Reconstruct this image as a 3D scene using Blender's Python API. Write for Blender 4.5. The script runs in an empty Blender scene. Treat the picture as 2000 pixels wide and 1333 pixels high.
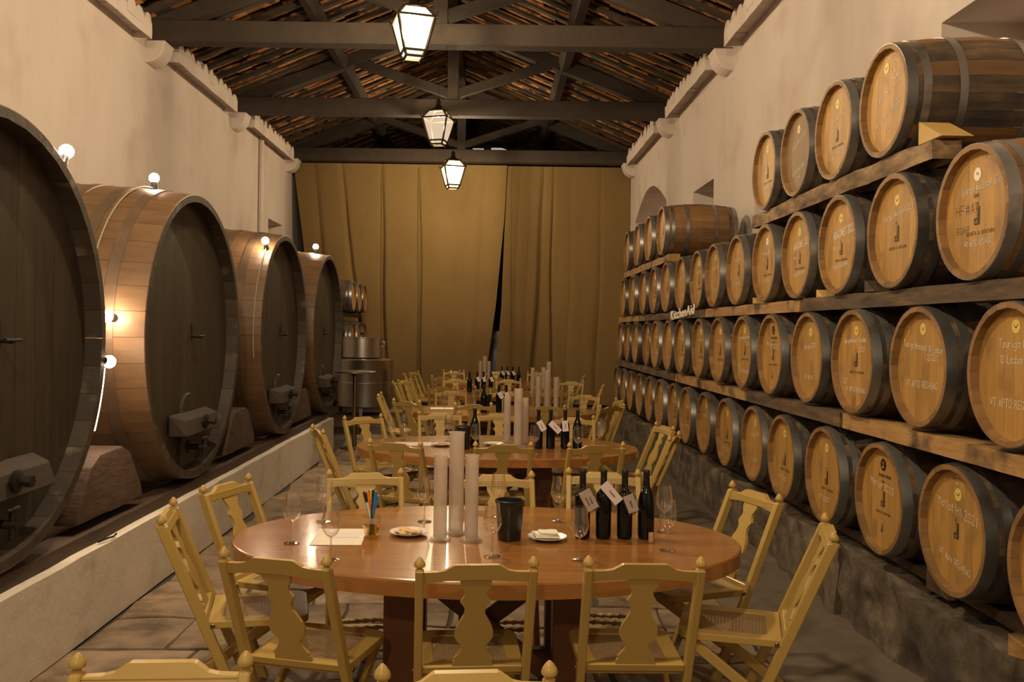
import bpy, bmesh, math, random
from mathutils import Vector, Matrix, Euler, noise
random.seed(7)
PI = math.pi
sc = bpy.context.scene
COL = sc.collection
# ------------------------------------------------------------------ camera
FPX, ROLL = 1733.0, 0.014
cam = bpy.data.cameras.new('camera'); co = bpy.data.objects.new('camera', cam); COL.objects.link(co)
cam.sensor_width = 36; cam.sensor_fit = 'HORIZONTAL'; cam.lens = FPX / 2000 * 36
cam.shift_x = 40 / 2000; cam.shift_y = -21.5 / 2000; cam.clip_start = .05
c_, s_ = math.cos(ROLL), math.sin(ROLL)
co.matrix_world = Matrix(((c_, -s_, 0, 0), (0, 0, -1, 0), (s_, c_, 0, 1.75), (0, 0, 0, 1)))
sc.camera = co
cam.dof.use_dof = False
# ------------------------------------------------------------------ world, light, exposure
sc.view_settings.view_transform = 'Standard'; sc.view_settings.look = 'None'
sc.view_settings.exposure = 0.0; sc.view_settings.gamma = 1; sc.view_settings.use_curve_mapping = False
w = bpy.data.worlds.new('world'); sc.world = w; w.use_nodes = True
w.node_tree.nodes['Background'].inputs[0].default_value = (1, .78, .50, 1)
w.node_tree.nodes['Background'].inputs[1].default_value = .22
LANT, BULB, HALL = 3.2, 260.0, 430.0
def hall_lamp(n, loc, e, r=.14):
    l = bpy.data.lights.new(n, 'POINT'); l.energy = e; l.color = (1, .78, .50); l.shadow_soft_size = r
    o = bpy.data.objects.new(n, l); o.location = loc; COL.objects.link(o)
hall_lamp('hall_lamp', (-.93, 5.3, 5.15), HALL)
hall_lamp('hall_lamp', (-.93, .5, 5.15), HALL)
hall_lamp('hall_lamp', (-.93, -4.3, 5.15), HALL)

# ------------------------------------------------------------------ materials
def mat(name):
    m = bpy.data.materials.new(name); m.use_nodes = True
    nt = m.node_tree; return m, nt, nt.nodes['Principled BSDF']
def N(nt, t, **kw):
    n = nt.nodes.new(t)
    for k, v in kw.items(): setattr(n, k, v)
    return n
def setp(b, col=None, rough=None, metal=None, spec=None, coat=None, trans=None, ior=None):
    if col is not None: b.inputs['Base Color'].default_value = (*col, 1)
    if rough is not None: b.inputs['Roughness'].default_value = rough
    if metal is not None: b.inputs['Metallic'].default_value = metal
    if spec is not None: b.inputs['Specular IOR Level'].default_value = spec
    if coat is not None: b.inputs['Coat Weight'].default_value = coat; b.inputs['Coat Roughness'].default_value = .12
    if trans is not None: b.inputs['Transmission Weight'].default_value = trans
    if ior is not None: b.inputs['IOR'].default_value = ior
def coords(nt, scale, rnd=7.0):
    tc = N(nt, 'ShaderNodeTexCoord'); oi = N(nt, 'ShaderNodeObjectInfo')
    mu = N(nt, 'ShaderNodeMath', operation='MULTIPLY'); mu.inputs[1].default_value = rnd
    nt.links.new(oi.outputs['Random'], mu.inputs[0])
    ad = N(nt, 'ShaderNodeVectorMath', operation='ADD'); nt.links.new(tc.outputs['Object'], ad.inputs[0]); nt.links.new(mu.outputs[0], ad.inputs[1])
    mp = N(nt, 'ShaderNodeMapping'); mp.inputs['Scale'].default_value = scale
    nt.links.new(ad.outputs[0], mp.inputs[0]); return mp.outputs[0], oi
def ramp(nt, fac, cols, pos=None):
    r = N(nt, 'ShaderNodeValToRGB'); e = r.color_ramp.elements
    pos = pos or [i / (len(cols) - 1) for i in range(len(cols))]
    while len(e) < len(cols): e.new(.5)
    for i, (p, c) in enumerate(zip(pos, cols)): e[i].position = p; e[i].color = (*c, 1)
    nt.links.new(fac, r.inputs[0]); return r.outputs[0]
def grainy(name, cols, scale=(1, 1, 1), nscale=6, rough=.6, bump=.15, vary=.25, pos=None, detail=6, coat=None, spec=None, metal=None, blot=None):
    """noise-coloured material; vary = brightness change from object to object; blot = (colour, scale, lo, hi)"""
    m, nt, b = mat(name); setp(b, rough=rough, coat=coat, spec=spec, metal=metal)
    v, oi = coords(nt, scale)
    nz = N(nt, 'ShaderNodeTexNoise'); nz.inputs['Scale'].default_value = nscale; nz.inputs['Detail'].default_value = detail; nz.inputs['Roughness'].default_value = .62
    nt.links.new(v, nz.inputs['Vector'])
    c = ramp(nt, nz.outputs[0], cols, pos)
    if blot:
        bc, bs, lo, hi = blot
        v2, _ = coords(nt, (1, 1, 1))
        n2 = N(nt, 'ShaderNodeTexNoise'); n2.inputs['Scale'].default_value = bs; n2.inputs['Detail'].default_value = 5
        nt.links.new(v2, n2.inputs['Vector'])
        mr = N(nt, 'ShaderNodeMapRange'); mr.inputs[1].default_value = lo; mr.inputs[2].default_value = hi
        nt.links.new(n2.outputs[0], mr.inputs[0])
        mx = N(nt, 'ShaderNodeMix', data_type='RGBA'); nt.links.new(mr.outputs[0], mx.inputs[0]); nt.links.new(c, mx.inputs[6]); mx.inputs[7].default_value = (*bc, 1)
        c = mx.outputs[2]
    if vary:
        mr = N(nt, 'ShaderNodeMapRange'); mr.inputs[3].default_value = 1 - vary; mr.inputs[4].default_value = 1 + vary
        nt.links.new(oi.outputs['Random'], mr.inputs[0])
        hs = N(nt, 'ShaderNodeHueSaturation'); nt.links.new(mr.outputs[0], hs.inputs['Value']); nt.links.new(c, hs.inputs['Color']); c = hs.outputs[0]
    nt.links.new(c, b.inputs['Base Color'])
    if bump:
        bp = N(nt, 'ShaderNodeBump'); bp.inputs['Strength'].default_value = bump; bp.inputs['Distance'].default_value = .02
        nt.links.new(nz.outputs[0], bp.inputs['Height']); nt.links.new(bp.outputs[0], b.inputs['Normal'])
    return m
def plain(name, col, rough=.5, **kw):
    m, nt, b = mat(name); setp(b, col, rough, **kw); return m
def emit(name, col, s):
    m, nt, b = mat(name); setp(b, (.8, .75, .65), .3)
    b.inputs['Emission Color'].default_value = (*col, 1); b.inputs['Emission Strength'].default_value = s; return m
M = {}
M['plaster'] = grainy('plaster', [(.47, .39, .345), (.61, .53, .475), (.67, .59, .535)], (1, 1, .45), 1.6, .92, .35, 0, detail=9, blot=((.47, .37, .32), 1.1, .56, .8))
M['plinth_plaster'] = grainy('plinth_plaster', [(.40, .34, .28), (.60, .54, .46), (.68, .61, .53)], (1, 1, 1), 3, .9, .6, 0, detail=10, blot=((.22, .17, .12), 2.2, .60, .78))
M['stone'] = grainy('stone', [(.022, .016, .011), (.11, .083, .056), (.27, .21, .145)], (1, 1, 1), 5.5, .95, 1.2, .18, detail=12, pos=[.28, .5, .75], blot=((.06, .05, .04), 2.5, .5, .7))
M['flag'] = grainy('flag', [(.085, .055, .033), (.21, .145, .09), (.33, .235, .15)], (1, 1, 1), 4.5, .62, 1.0, .22, detail=12, pos=[.3, .5, .75])
M['joint'] = grainy('joint', [(.03, .025, .02), (.09, .07, .05)], (1, 1, 1), 9, .95, .5, 0)
M['screed'] = grainy('screed', [(.065, .052, .038), (.13, .105, .078), (.20, .165, .125)], (1, 1, 1), 4, .5, .35, 0, detail=9)
M['burlap'] = grainy('burlap', [(.155, .098, .033), (.20, .128, .044), (.235, .152, .056)], (1, 1, .5), 1.6, .95, .0, 0, detail=10)
nt = M['burlap'].node_tree; b = nt.nodes['Principled BSDF']
wv = N(nt, 'ShaderNodeTexNoise'); wv.inputs['Scale'].default_value = 140; bp = N(nt, 'ShaderNodeBump'); bp.inputs['Strength'].default_value = .4; bp.inputs['Distance'].default_value = .01
nt.links.new(wv.outputs[0], bp.inputs['Height']); nt.links.new(bp.outputs[0], b.inputs['Normal'])
M['beam'] = grainy('beam', [(.018, .012, .008), (.050, .034, .023)], (1, 1, 1), 5, .8, .4, .25)
M['rafter'] = grainy('rafter', [(.022, .016, .011), (.06, .043, .03)], (1, 1, 1), 6, .85, .4, .3)
M['tile'] = grainy('tile', [(.10, .04, .015), (.38, .16, .042), (.56, .29, .09)], (1, 1, 1), 7, .85, .3, .55, blot=((.05, .035, .022), 4, .50, .60))
M['tiledark'] = grainy('tiledark', [(.03, .02, .014), (.10, .055, .025)], (1, 1, 1), 5, .9, .3, .3)
M['oak'] = grainy('oak', [(.27, .140, .034), (.40, .222, .058), (.48, .285, .085)], (1, 9, .8), 7, .5, .08, .14, detail=8, blot=((.17, .10, .04), 4.5, .54, .80))
M['oakdark'] = grainy('oakdark', [(.14, .085, .035), (.25, .155, .07)], (1, 9, .8), 7, .55, .08, .12)
M['stave'] = grainy('stave', [(.020, .014, .010), (.075, .048, .026), (.19, .115, .05)], (.8, 4, 4), 4, .7, .3, .4, pos=[.25, .5, .8], blot=((.03, .022, .022), 3, .48, .62))
M['stavelight'] = grainy('stavelight', [(.06, .032, .014), (.17, .085, .028), (.26, .15, .052)], (.8, 4, 4), 4, .6, .2, .35)
M['chime'] = grainy('chime', [(.15, .075, .025), (.30, .165, .06)], (1, 3, 3), 8, .6, .2, .25)
M['hoop'] = grainy('hoop', [(.15, .147, .145), (.30, .295, .29)], (1, 1, 1), 6, .33, .1, .35, metal=.75, blot=((.12, .09, .07), 5, .55, .75))
M['caskstave'] = grainy('caskstave', [(.05, .027, .013), (.13, .073, .033), (.21, .125, .06)], (.6, 2, 2), 4.5, .5, .25, .07, detail=9)
M['caskhead'] = grainy('caskhead', [(.015, .011, .007), (.036, .027, .016), (.058, .045, .029)], (1, 6, .6), 3, .5, .15, .14, detail=8)
M['caskchime'] = grainy('caskchime', [(.025, .018, .012), (.06, .042, .028)], (1, 2, 2), 5, .6, .3, .2, blot=((.16, .13, .10), 4, .6, .75))
M['caskhoop'] = grainy('caskhoop', [(.07, .045, .028), (.19, .125, .08)], (1, 1, 1), 7, .5, .3, .15, metal=.3)
M['oldwood'] = grainy('oldwood', [(.028, .015, .010), (.07, .040, .025), (.12, .073, .046)], (1, 1, 3), 5, .7, .5, .2)
M['planklight'] = grainy('planklight', [(.12, .06, .02), (.36, .205, .07), (.45, .28, .10)], (3, .5, 3), 6, .7, .4, .1, blot=((.05, .03, .018), 4, .5, .66))
M['plankdark'] = grainy('plankdark', [(.03, .02, .012), (.11, .068, .034), (.30, .18, .075)], (3, .6, 3), 5, .75, .4, .15, pos=[.3, .55, .85])
M['log'] = grainy('log', [(.05, .03, .018), (.20, .125, .065), (.44, .30, .15)], (3, 1, 3), 4, .8, .6, 0, pos=[.3, .5, .75])
M['newwood'] = grainy('newwood', [(.45, .28, .08), (.58, .38, .13)], (3, 3, 1), 6, .6, .1, .15)
M['chair'] = grainy('chair', [(.38, .252, .066), (.43, .288, .080), (.47, .318, .094)], (1, 1, 1), 3, .38, .03, .05, coat=.04)
M['cane'] = grainy('cane', [(.34, .22, .11), (.50, .35, .19)], (1, 1, 1), 30, .5, 0, .1)
M['tabletop'] = grainy('tabletop', [(.20, .080, .020), (.29, .125, .033), (.36, .165, .048)], (.7, 9, 9), 3.2, .22, .02, .13, detail=9, coat=.4, blot=((.15, .055, .016), 2.2, .60, .8))
M['tableleg'] = grainy('tableleg', [(.10, .036, .012), (.17, .065, .022)], (3, 3, .6), 5, .4, .05, .1)
M['steel'] = grainy('steel', [(.42, .39, .36), (.55, .52, .49)], (1, 1, .3), 3, .30, .02, 0, metal=1)
M['brass'] = plain('brass', (.30, .22, .10), .3, metal=1)
M['lampframe'] = plain('lampframe', (.05, .038, .022), .45, metal=.7)
M['black'] = plain('black_plastic', (.012, .013, .016), .32)
M['iron'] = plain('iron', (.03, .027, .024), .5, metal=.6)
M['white'] = plain('porcelain', (.72, .70, .66), .2, coat=.3)
M['paper'] = plain('paper', (.74, .68, .58), .8)
M['card'] = plain('card', (.68, .60, .60), .5)
M['linen'] = plain('napkin', (.78, .72, .62), .9)
M['biscuit'] = grainy('biscuit', [(.55, .34, .13), (.68, .46, .20)], (1, 1, 1), 20, .7, .2, .1)
M['cork'] = grainy('cork', [(.42, .22, .12), (.58, .34, .20)], (1, 1, 1), 60, .8, .2, 0)
M['bottle'] = plain('bottle_glass', (.003, .004, .003), .06, spec=.35)
M['capsule'] = plain('capsule', (.008, .008, .009), .28)
M['ink'] = plain('dark_ink', (.035, .022, .014), .6)
M['chalk'] = plain('chalk', (.74, .65, .52), .9)
M['sticker'] = plain('sticker', (.66, .50, .12), .5)
M['whitesticker'] = plain('white_sticker', (.78, .70, .58), .5)
M['blacksticker'] = plain('black_sticker', (.01, .01, .012), .3)
M['red'] = plain('red_print', (.6, .05, .03), .4)
M['signwhite'] = plain('sign_white', (.85, .78, .66), .5)
M['cable'] = plain('cable', (.30, .24, .17), .6)
M['blackcable'] = plain('black_cable', (.02, .018, .015), .5)
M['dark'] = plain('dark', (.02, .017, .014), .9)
M['foil'] = grainy('foil', [(.3, .3, .3), (.9, .9, .9)], (1, 1, 1), 25, .15, 1.0, .2, metal=.9)
def pane_mat(name, col, s, through):
    m = bpy.data.materials.new(name); m.use_nodes = True; nt = m.node_tree; nt.nodes.clear()
    o = N(nt, 'ShaderNodeOutputMaterial'); t = N(nt, 'ShaderNodeBsdfTransparent'); e = N(nt, 'ShaderNodeEmission'); mx = N(nt, 'ShaderNodeMixShader')
    t.inputs[0].default_value = (1, .97, .92, 1); e.inputs[0].default_value = (*col, 1); e.inputs[1].default_value = s; mx.inputs[0].default_value = 1 - through
    nt.links.new(t.outputs[0], mx.inputs[1]); nt.links.new(e.outputs[0], mx.inputs[2]); nt.links.new(mx.outputs[0], o.inputs[0]); return m
M['pane'] = pane_mat('lantern_glass', (1, .80, .50), LANT, .5)
M['panedim'] = pane_mat('lantern_glass_dim', (1, .76, .52), .85, .35)
M['bulb'] = emit('bulb_glow', (1, .74, .50), BULB)
M['bulboff'] = plain('bulb_off', (.75, .66, .52), .15, coat=.5)
M['strip'] = emit('lit_tube', (1, .78, .55), 5.0)
def thin_glass(name, tint=(1, 1, 1), ior=1.5, rough=.02, extra=.0):
    m = bpy.data.materials.new(name); m.use_nodes = True; nt = m.node_tree; nt.nodes.clear()
    o = N(nt, 'ShaderNodeOutputMaterial'); t = N(nt, 'ShaderNodeBsdfTransparent'); g = N(nt, 'ShaderNodeBsdfGlossy')
    lw = N(nt, 'ShaderNodeLayerWeight'); lw.inputs[0].default_value = .5; f = N(nt, 'ShaderNodeMath', operation='POWER'); f.inputs[1].default_value = 2.0; nt.links.new(lw.outputs['Facing'], f.inputs[0]); mx = N(nt, 'ShaderNodeMixShader')
    ad = N(nt, 'ShaderNodeMath', operation='ADD'); ad.inputs[1].default_value = extra; nt.links.new(f.outputs[0], ad.inputs[0])
    t.inputs[0].default_value = (*tint, 1); g.inputs['Roughness'].default_value = rough; g.inputs[0].default_value = (1, 1, 1, 1)
    nt.links.new(ad.outputs[0], mx.inputs[0]); nt.links.new(t.outputs[0], mx.inputs[1]); nt.links.new(g.outputs[0], mx.inputs[2]); nt.links.new(mx.outputs[0], o.inputs[0])
    return m
M['glass'] = thin_glass('wine_glass_glass', (.985, .98, .97), 1.52, .07, .12)
M['footglass'] = thin_glass('stem_glass', (.9, .88, .84), 1.5, .08, .16)
M['stemglass'] = plain('stem_glass', (1, 1, 1), .02, trans=1, ior=1.5)
M['sleeve'] = thin_glass('clear_sleeve', (.8, .78, .76), 1.45, .1, .06)
def frosted(name):
    m = bpy.data.materials.new(name); m.use_nodes = True; nt = m.node_tree; nt.nodes.clear()
    o = N(nt, 'ShaderNodeOutputMaterial'); t = N(nt, 'ShaderNodeBsdfTransparent'); p = N(nt, 'ShaderNodeBsdfPrincipled'); mx = N(nt, 'ShaderNodeMixShader')
    tl = N(nt, 'ShaderNodeBsdfTranslucent'); tl.inputs[0].default_value = (.85, .74, .62, 1); m2 = N(nt, 'ShaderNodeMixShader'); m2.inputs[0].default_value = .45
    p.inputs['Base Color'].default_value = (.62, .55, .48, 1); p.inputs['Roughness'].default_value = .22
    nt.links.new(p.outputs[0], m2.inputs[1]); nt.links.new(tl.outputs[0], m2.inputs[2])
    mx.inputs[0].default_value = .50; nt.links.new(t.outputs[0], mx.inputs[1]); nt.links.new(m2.outputs[0], mx.inputs[2]); nt.links.new(mx.outputs[0], o.inputs[0]); return m
M['frost'] = frosted('frosted_plastic')
PENM = [plain('pen_%d' % i, c, .35) for i, c in enumerate([(.02, .02, .022), (.03, .22, .55), (.75, .72, .68), (.8, .2, .05), (.75, .55, .02), (.05, .35, .42), (.10, .05, .28)])]

# ------------------------------------------------------------------ mesh helpers
class MB:
    def __init__(s): s.v = []; s.f = []; s.mi = []; s.cur = 0
    def add(s, vs, fs):
        o = len(s.v); s.v += [tuple(p) for p in vs]; s.f += [tuple(i + o for i in f) for f in fs]; s.mi += [s.cur] * len(fs); return s
    def box(s, x0, x1, y0, y1, z0, z1):
        return s.add([(x0, y0, z0), (x1, y0, z0), (x1, y1, z0), (x0, y1, z0), (x0, y0, z1), (x1, y0, z1), (x1, y1, z1), (x0, y1, z1)],
                     [(3, 2, 1, 0), (4, 5, 6, 7), (0, 1, 5, 4), (1, 2, 6, 5), (2, 3, 7, 6), (3, 0, 4, 7)])
    def bar(s, a, b, w, h, up=(0, 0, 1)):
        """box beam from a to b, width w across, height h along up"""
        a, b = Vector(a), Vector(b); d = (b - a).normalized(); u = Vector(up); sd = d.cross(u).normalized(); u = sd.cross(d).normalized()
        vs = [p + sd * (w / 2 * i) + u * (h / 2 * j) for p in (a, b) for i, j in ((-1, -1), (1, -1), (1, 1), (-1, 1))]
        return s.add(vs, [(0, 1, 2, 3), (7, 6, 5, 4), (0, 4, 5, 1), (1, 5, 6, 2), (2, 6, 7, 3), (3, 7, 4, 0)])
    def prism(s, poly, t0, t1, ax='y'):
        """poly of 2d points extruded between t0 and t1 along ax; y: (x,z)  x: (y,z)  z: (x,y)"""
        n = len(poly)
        f = {'y': lambda p, t: (p[0], t, p[1]), 'x': lambda p, t: (t, p[0], p[1]), 'z': lambda p, t: (p[0], p[1], t)}[ax]
        vs = [f(p, t0) for p in poly] + [f(p, t1) for p in poly]
        return s.add(vs, [tuple(range(n)), tuple(range(2 * n - 1, n - 1, -1))] + [(i, i + n, (i + 1) % n + n, (i + 1) % n) for i in range(n)])
    def lathe(s, prof, seg=24, ax='z', o=(0, 0, 0)):
        """prof = [(r, h)...]"""
        vs = []; ix = []
        for r, h in prof:
            row = []
            if r < 1e-6: row = [len(vs)] * seg; vs.append((0, 0, h))
            else:
                for k in range(seg):
                    row.append(len(vs)); vs.append((r * math.cos(2 * PI * k / seg), r * math.sin(2 * PI * k / seg), h))
            ix.append(row)
        fs = []
        for a, b in zip(ix, ix[1:]):
            for k in range(seg):
                q = (a[k], a[(k + 1) % seg], b[(k + 1) % seg], b[k]); q = tuple(dict.fromkeys(q))
                if len(q) > 2: fs.append(q)
        if ax == 'x': vs = [(p[2], p[0], p[1]) for p in vs]
        elif ax == 'y': vs = [(p[1], p[2], p[0]) for p in vs]
        return s.add([(p[0] + o[0], p[1] + o[1], p[2] + o[2]) for p in vs], fs)
    def tube(s, path, r, seg=8, cap=True):
        path = [Vector(p) for p in path]; n = len(path); vs = []; pu = None
        for i, p in enumerate(path):
            d = (path[min(i + 1, n - 1)] - path[max(i - 1, 0)]).normalized()
            u = pu if pu else (Vector((0, 0, 1)) if abs(d.z) < .9 else Vector((1, 0, 0)))
            sd = d.cross(u).normalized(); u = sd.cross(d).normalized(); pu = u
            rr = r[i] if isinstance(r, (list, tuple)) else r
            for k in range(seg): a = 2 * PI * k / seg; vs.append(p + sd * (rr * math.cos(a)) + u * (rr * math.sin(a)))
        fs = [(i * seg + k, i * seg + (k + 1) % seg, (i + 1) * seg + (k + 1) % seg, (i + 1) * seg + k) for i in range(n - 1) for k in range(seg)]
        if cap: fs += [tuple(range(seg - 1, -1, -1)), tuple(range((n - 1) * seg, n * seg))]
        return s.add(vs, fs)
    def mesh(s, name, mats, smooth=None, bevel=0, bseg=1):
        me = bpy.data.meshes.new(name); me.from_pydata(s.v, [], s.f)
        for m in (mats if isinstance(mats, (list, tuple)) else [mats]): me.materials.append(m)
        if any(s.mi): me.polygons.foreach_set('material_index', s.mi)
        me.update()
        bm = bmesh.new(); bm.from_mesh(me)
        bmesh.ops.recalc_face_normals(bm, faces=bm.faces)
        if bevel:
            bmesh.ops.remove_doubles(bm, verts=bm.verts, dist=1e-5)
            es = [e for e in bm.edges if len(e.link_faces) == 2 and e.calc_face_angle(0) > .5]
            bmesh.ops.bevel(bm, geom=es, offset=bevel, segments=bseg, profile=.6, affect='EDGES', clamp_overlap=True)
        bm.to_mesh(me); bm.free()
        if smooth:
            me.polygons.foreach_set('use_smooth', [True] * len(me.polygons)); me.set_sharp_from_angle(angle=math.radians(smooth))
        return me
def tag(o, label=None, cat=None, group=None, kind=None):
    if label: o['label'] = label
    if cat: o['category'] = cat
    if group: o['group'] = group
    if kind: o['kind'] = kind
    return o
def place(name, me, parent=None, loc=None, rot=None, **kw):
    o = bpy.data.objects.new(name, me); COL.objects.link(o)
    if parent: o.parent = parent
    if loc is not None: o.location = loc
    if rot is not None: o.rotation_euler = rot
    return tag(o, **kw)
def empty(name, loc, rot=0, **kw):
    o = bpy.data.objects.new(name, None); COL.objects.link(o); o.location = loc; o.empty_display_size = .1
    o.rotation_euler = rot if isinstance(rot, (tuple, list)) else (0, 0, rot)
    return tag(o, **kw)
KIDS = {}
def kids(o):
    return list(o.children)
def dup(root, loc, rot, label, group=None):
    r = root.copy(); COL.objects.link(r); r.location = loc; r.rotation_euler = rot if isinstance(rot, (tuple, list)) else (0, 0, rot)
    r['label'] = label
    if group: r['group'] = group
    for ch in kids(root):
        c = ch.copy(); COL.objects.link(c); c.parent = r
        for g in kids(ch):
            d = g.copy(); COL.objects.link(d); d.parent = c
    return r
def rough_block(x0, x1, y0, y1, z0, z1, nx, ny, nz_, amp, fr, seed=0.0, m=None, name='block', smooth=50, flat_low=True):
    """box with gridded faces pushed about by noise"""
    bm = bmesh.new()
    def grid(p0, du, dv, nu, nv):
        g = [[bm.verts.new(Vector(p0) + Vector(du) * (i / nu) + Vector(dv) * (j / nv)) for j in range(nv + 1)] for i in range(nu + 1)]
        for i in range(nu):
            for j in range(nv): bm.faces.new((g[i][j], g[i + 1][j], g[i + 1][j + 1], g[i][j + 1]))
    X, Y, Z = x1 - x0, y1 - y0, z1 - z0
    grid((x0, y0, z0), (0, Y, 0), (0, 0, Z), ny, nz_); grid((x1, y0, z0), (0, Y, 0), (0, 0, Z), ny, nz_)
    grid((x0, y0, z0), (X, 0, 0), (0, 0, Z), nx, nz_); grid((x0, y1, z0), (X, 0, 0), (0, 0, Z), nx, nz_)
    grid((x0, y0, z1), (X, 0, 0), (0, Y, 0), nx, ny)
    bmesh.ops.remove_doubles(bm, verts=bm.verts, dist=1e-4); bmesh.ops.recalc_face_normals(bm, faces=bm.faces)
    for v in bm.verts:
        q = v.co * fr + Vector((seed, seed * 1.7, 0))
        d = Vector((noise.fractal(q, 1, 2, 4), noise.fractal(q + Vector((31, 0, 0)), 1, 2, 4), noise.fractal(q + Vector((0, 47, 0)), 1, 2, 4))) * amp
        if v.co.z < z0 + 1e-4: d.z = 0
        v.co += d
    me = bpy.data.meshes.new(name); bm.to_mesh(me); bm.free(); me.materials.append(m)
    me.polygons.foreach_set('use_smooth', [True] * len(me.polygons)); me.set_sharp_from_angle(angle=math.radians(smooth))
    return me

# ------------------------------------------------------------------ room shell
XL, XR, YB, YF = -4.7, 3.2, -7.0, 26.0
XC, RIDGE_SLOPE, EAVE = -.75, .42, 5.78
FL = MB().box(XL - .5, XR + .7, YB, YF, -.12, -.014).mesh('floor', M['joint'])
floor = place('floor', FL, kind='structure')
# flagstones
def flag_mesh(x0, x1, y0, y1):
    g = .004; x0 += g; x1 -= g; y0 += g; y1 -= g
    pts = []
    cs = [(x0, y0), (x1, y0), (x1, y1), (x0, y1)]
    cs = [(x + random.uniform(-.004, .014) * (1 if x == x0 else -1), y + random.uniform(-.004, .014) * (1 if y == y0 else -1)) for x, y in cs]
    for i in range(4):
        a, b2 = cs[i], cs[(i + 1) % 4]
        pts.append(a)
        for t in (.35, .7):
            n = (b2[1] - a[1], a[0] - b2[0]); L = math.hypot(*n); k = random.uniform(-.008, .004)
            pts.append((a[0] + (b2[0] - a[0]) * t + n[0] / L * k, a[1] + (b2[1] - a[1]) * t + n[1] / L * k))
    cx = sum(p[0] for p in pts) / 12; cy = sum(p[1] for p in pts) / 12; n = 12
    tl = random.uniform(-.004, .004); z = random.uniform(-.006, 0)
    inn = [(cx + (p[0] - cx) * .985, cy + (p[1] - cy) * .985, z + tl * (p[0] - cx)) for p in pts]
    wp = lambda p: (p[0] + .10 * noise.noise(Vector((p[0] * 1.6, p[1] * 1.6, 3))), p[1] + .16 * noise.noise(Vector((p[0] * 1.3, p[1] * 1.3, 9))))
    pts = [wp(p) for p in pts]; inn = [(*wp(p[:2]), p[2]) for p in inn]
    low = [(p[0], p[1], -.03) for p in pts]; mid = [(p[0], p[1], z - .008) for p in pts]
    me = bpy.data.meshes.new('flagstone')
    me.from_pydata(low + mid + inn, [], [tuple(range(2 * n, 3 * n))] + [(i, (i + 1) % n, (i + 1) % n + n, i + n) for i in range(n)] + [(i + n, (i + 1) % n + n, (i + 1) % n + 2 * n, i + 2 * n) for i in range(n)])
    me.materials.append(M['flag']); return me
y = 2.6; cnt = 0; far = []
while y < 20.3:
    h = random.uniform(.40, .72); x = -2.22
    xe = 1.55
    while x < xe - .1:
        wd = random.uniform(.42, .95)
        if xe - x - wd < .25: wd = xe - x
        me = flag_mesh(x, x + wd, y, y + h)
        if cnt < 240: place('flagstone', me, floor); cnt += 1
        else: far.append(me)
        x += wd
    y += h
bm = bmesh.new()
for me in far: bm.from_mesh(me)
me = bpy.data.meshes.new('paving'); bm.to_mesh(me); bm.free(); me.materials.append(M['flag'])
place('distant_paving', me, floor, kind='stuff')
me = rough_block(1.5, 2.22, 1.5, 20.2, -.02, .006, 8, 120, 1, .006, 1.3, 3, M['screed'], 'screed_strip')
place('screed_strip', me, floor)

# side walls with openings
def wall_side(name, X, out, openings, arch=None):
    """wall in the plane X, thickness .6 towards out (+1/-1); openings (y0,y1,z0,z1)"""
    mb = MB(); H = 5.98; ys = sorted({YB, YF} | {o[0] for o in openings} | {o[1] for o in openings})
    if arch: ys = sorted(set(ys) | {arch[0], arch[1]})
    Xo = X + out * .6; a, b2 = min(X, Xo), max(X, Xo)
    for y0, y1 in zip(ys, ys[1:]):
        op = [o for o in openings if o[0] <= y0 and o[1] >= y1]
        if op: mb.box(a, b2, y0, y1, 0, op[0][2]); mb.box(a, b2, y0, y1, op[0][3], H)
        elif arch and arch[0] <= y0 and arch[1] >= y1:
            n = 14; pts = []
            for i in range(n + 1):
                t = i / n; yy = y0 + (y1 - y0) * t; pts.append((yy, arch[3] + (arch[4] - arch[3]) * math.sin(PI * t)))
            for p, q in zip(pts, pts[1:]): mb.prism([(p[0], p[1]), (q[0], q[1]), (q[0], H), (p[0], H)], a, b2, 'x')
        else: mb.box(a, b2, y0, y1, 0, H)
    for o in openings + ([(arch[0] - .05, arch[1] + .05, 0, arch[4] + .05)] if arch else []):
        q = X + out * .59; mb.box(min(q, q + out * .15), max(q, q + out * .15), o[0] - .05, o[1] + .05, o[2] - .05, o[3] + .05)
    return mb
NR = [(5.07, 6.37, 2.9, 4.0), (9.57, 10.87, 2.9, 4.0), (12.9, 14.2, 2.9, 4.0)]
wr = wall_side('wall_right', XR, 1, NR, (16.4, 20.0, 0, 4.2, 4.72)).mesh('wall_right', M['plaster'])
wall_right = place('wall_right', wr, kind='structure')
wl = wall_side('wall_left', XL, -1, [(18.55, 19.8, 3.2, 4.02)]).mesh('wall_left', M['plaster'])
wall_left = place('wall_left', wl, kind='structure')
mb = MB(); mb.box(XL - .6, XR + .6, YF, YF + .3, 0, 6.0)
mb.prism([(XL - .6, 6.0), (XR + .6, 6.0), (XC, 8.0)], YF, YF + .3, 'y')
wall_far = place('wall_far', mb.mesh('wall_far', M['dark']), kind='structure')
slit = MB().box(-.62, -.30, YF - .04, YF + .01, 6.95, 7.06).box(-.08, .72, YF - .04, YF + .01, 6.93, 7.08).mesh('window_1', emit('dusk', (.75, .70, .62), .55))
place('window_1', slit, kind='structure')
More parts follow.
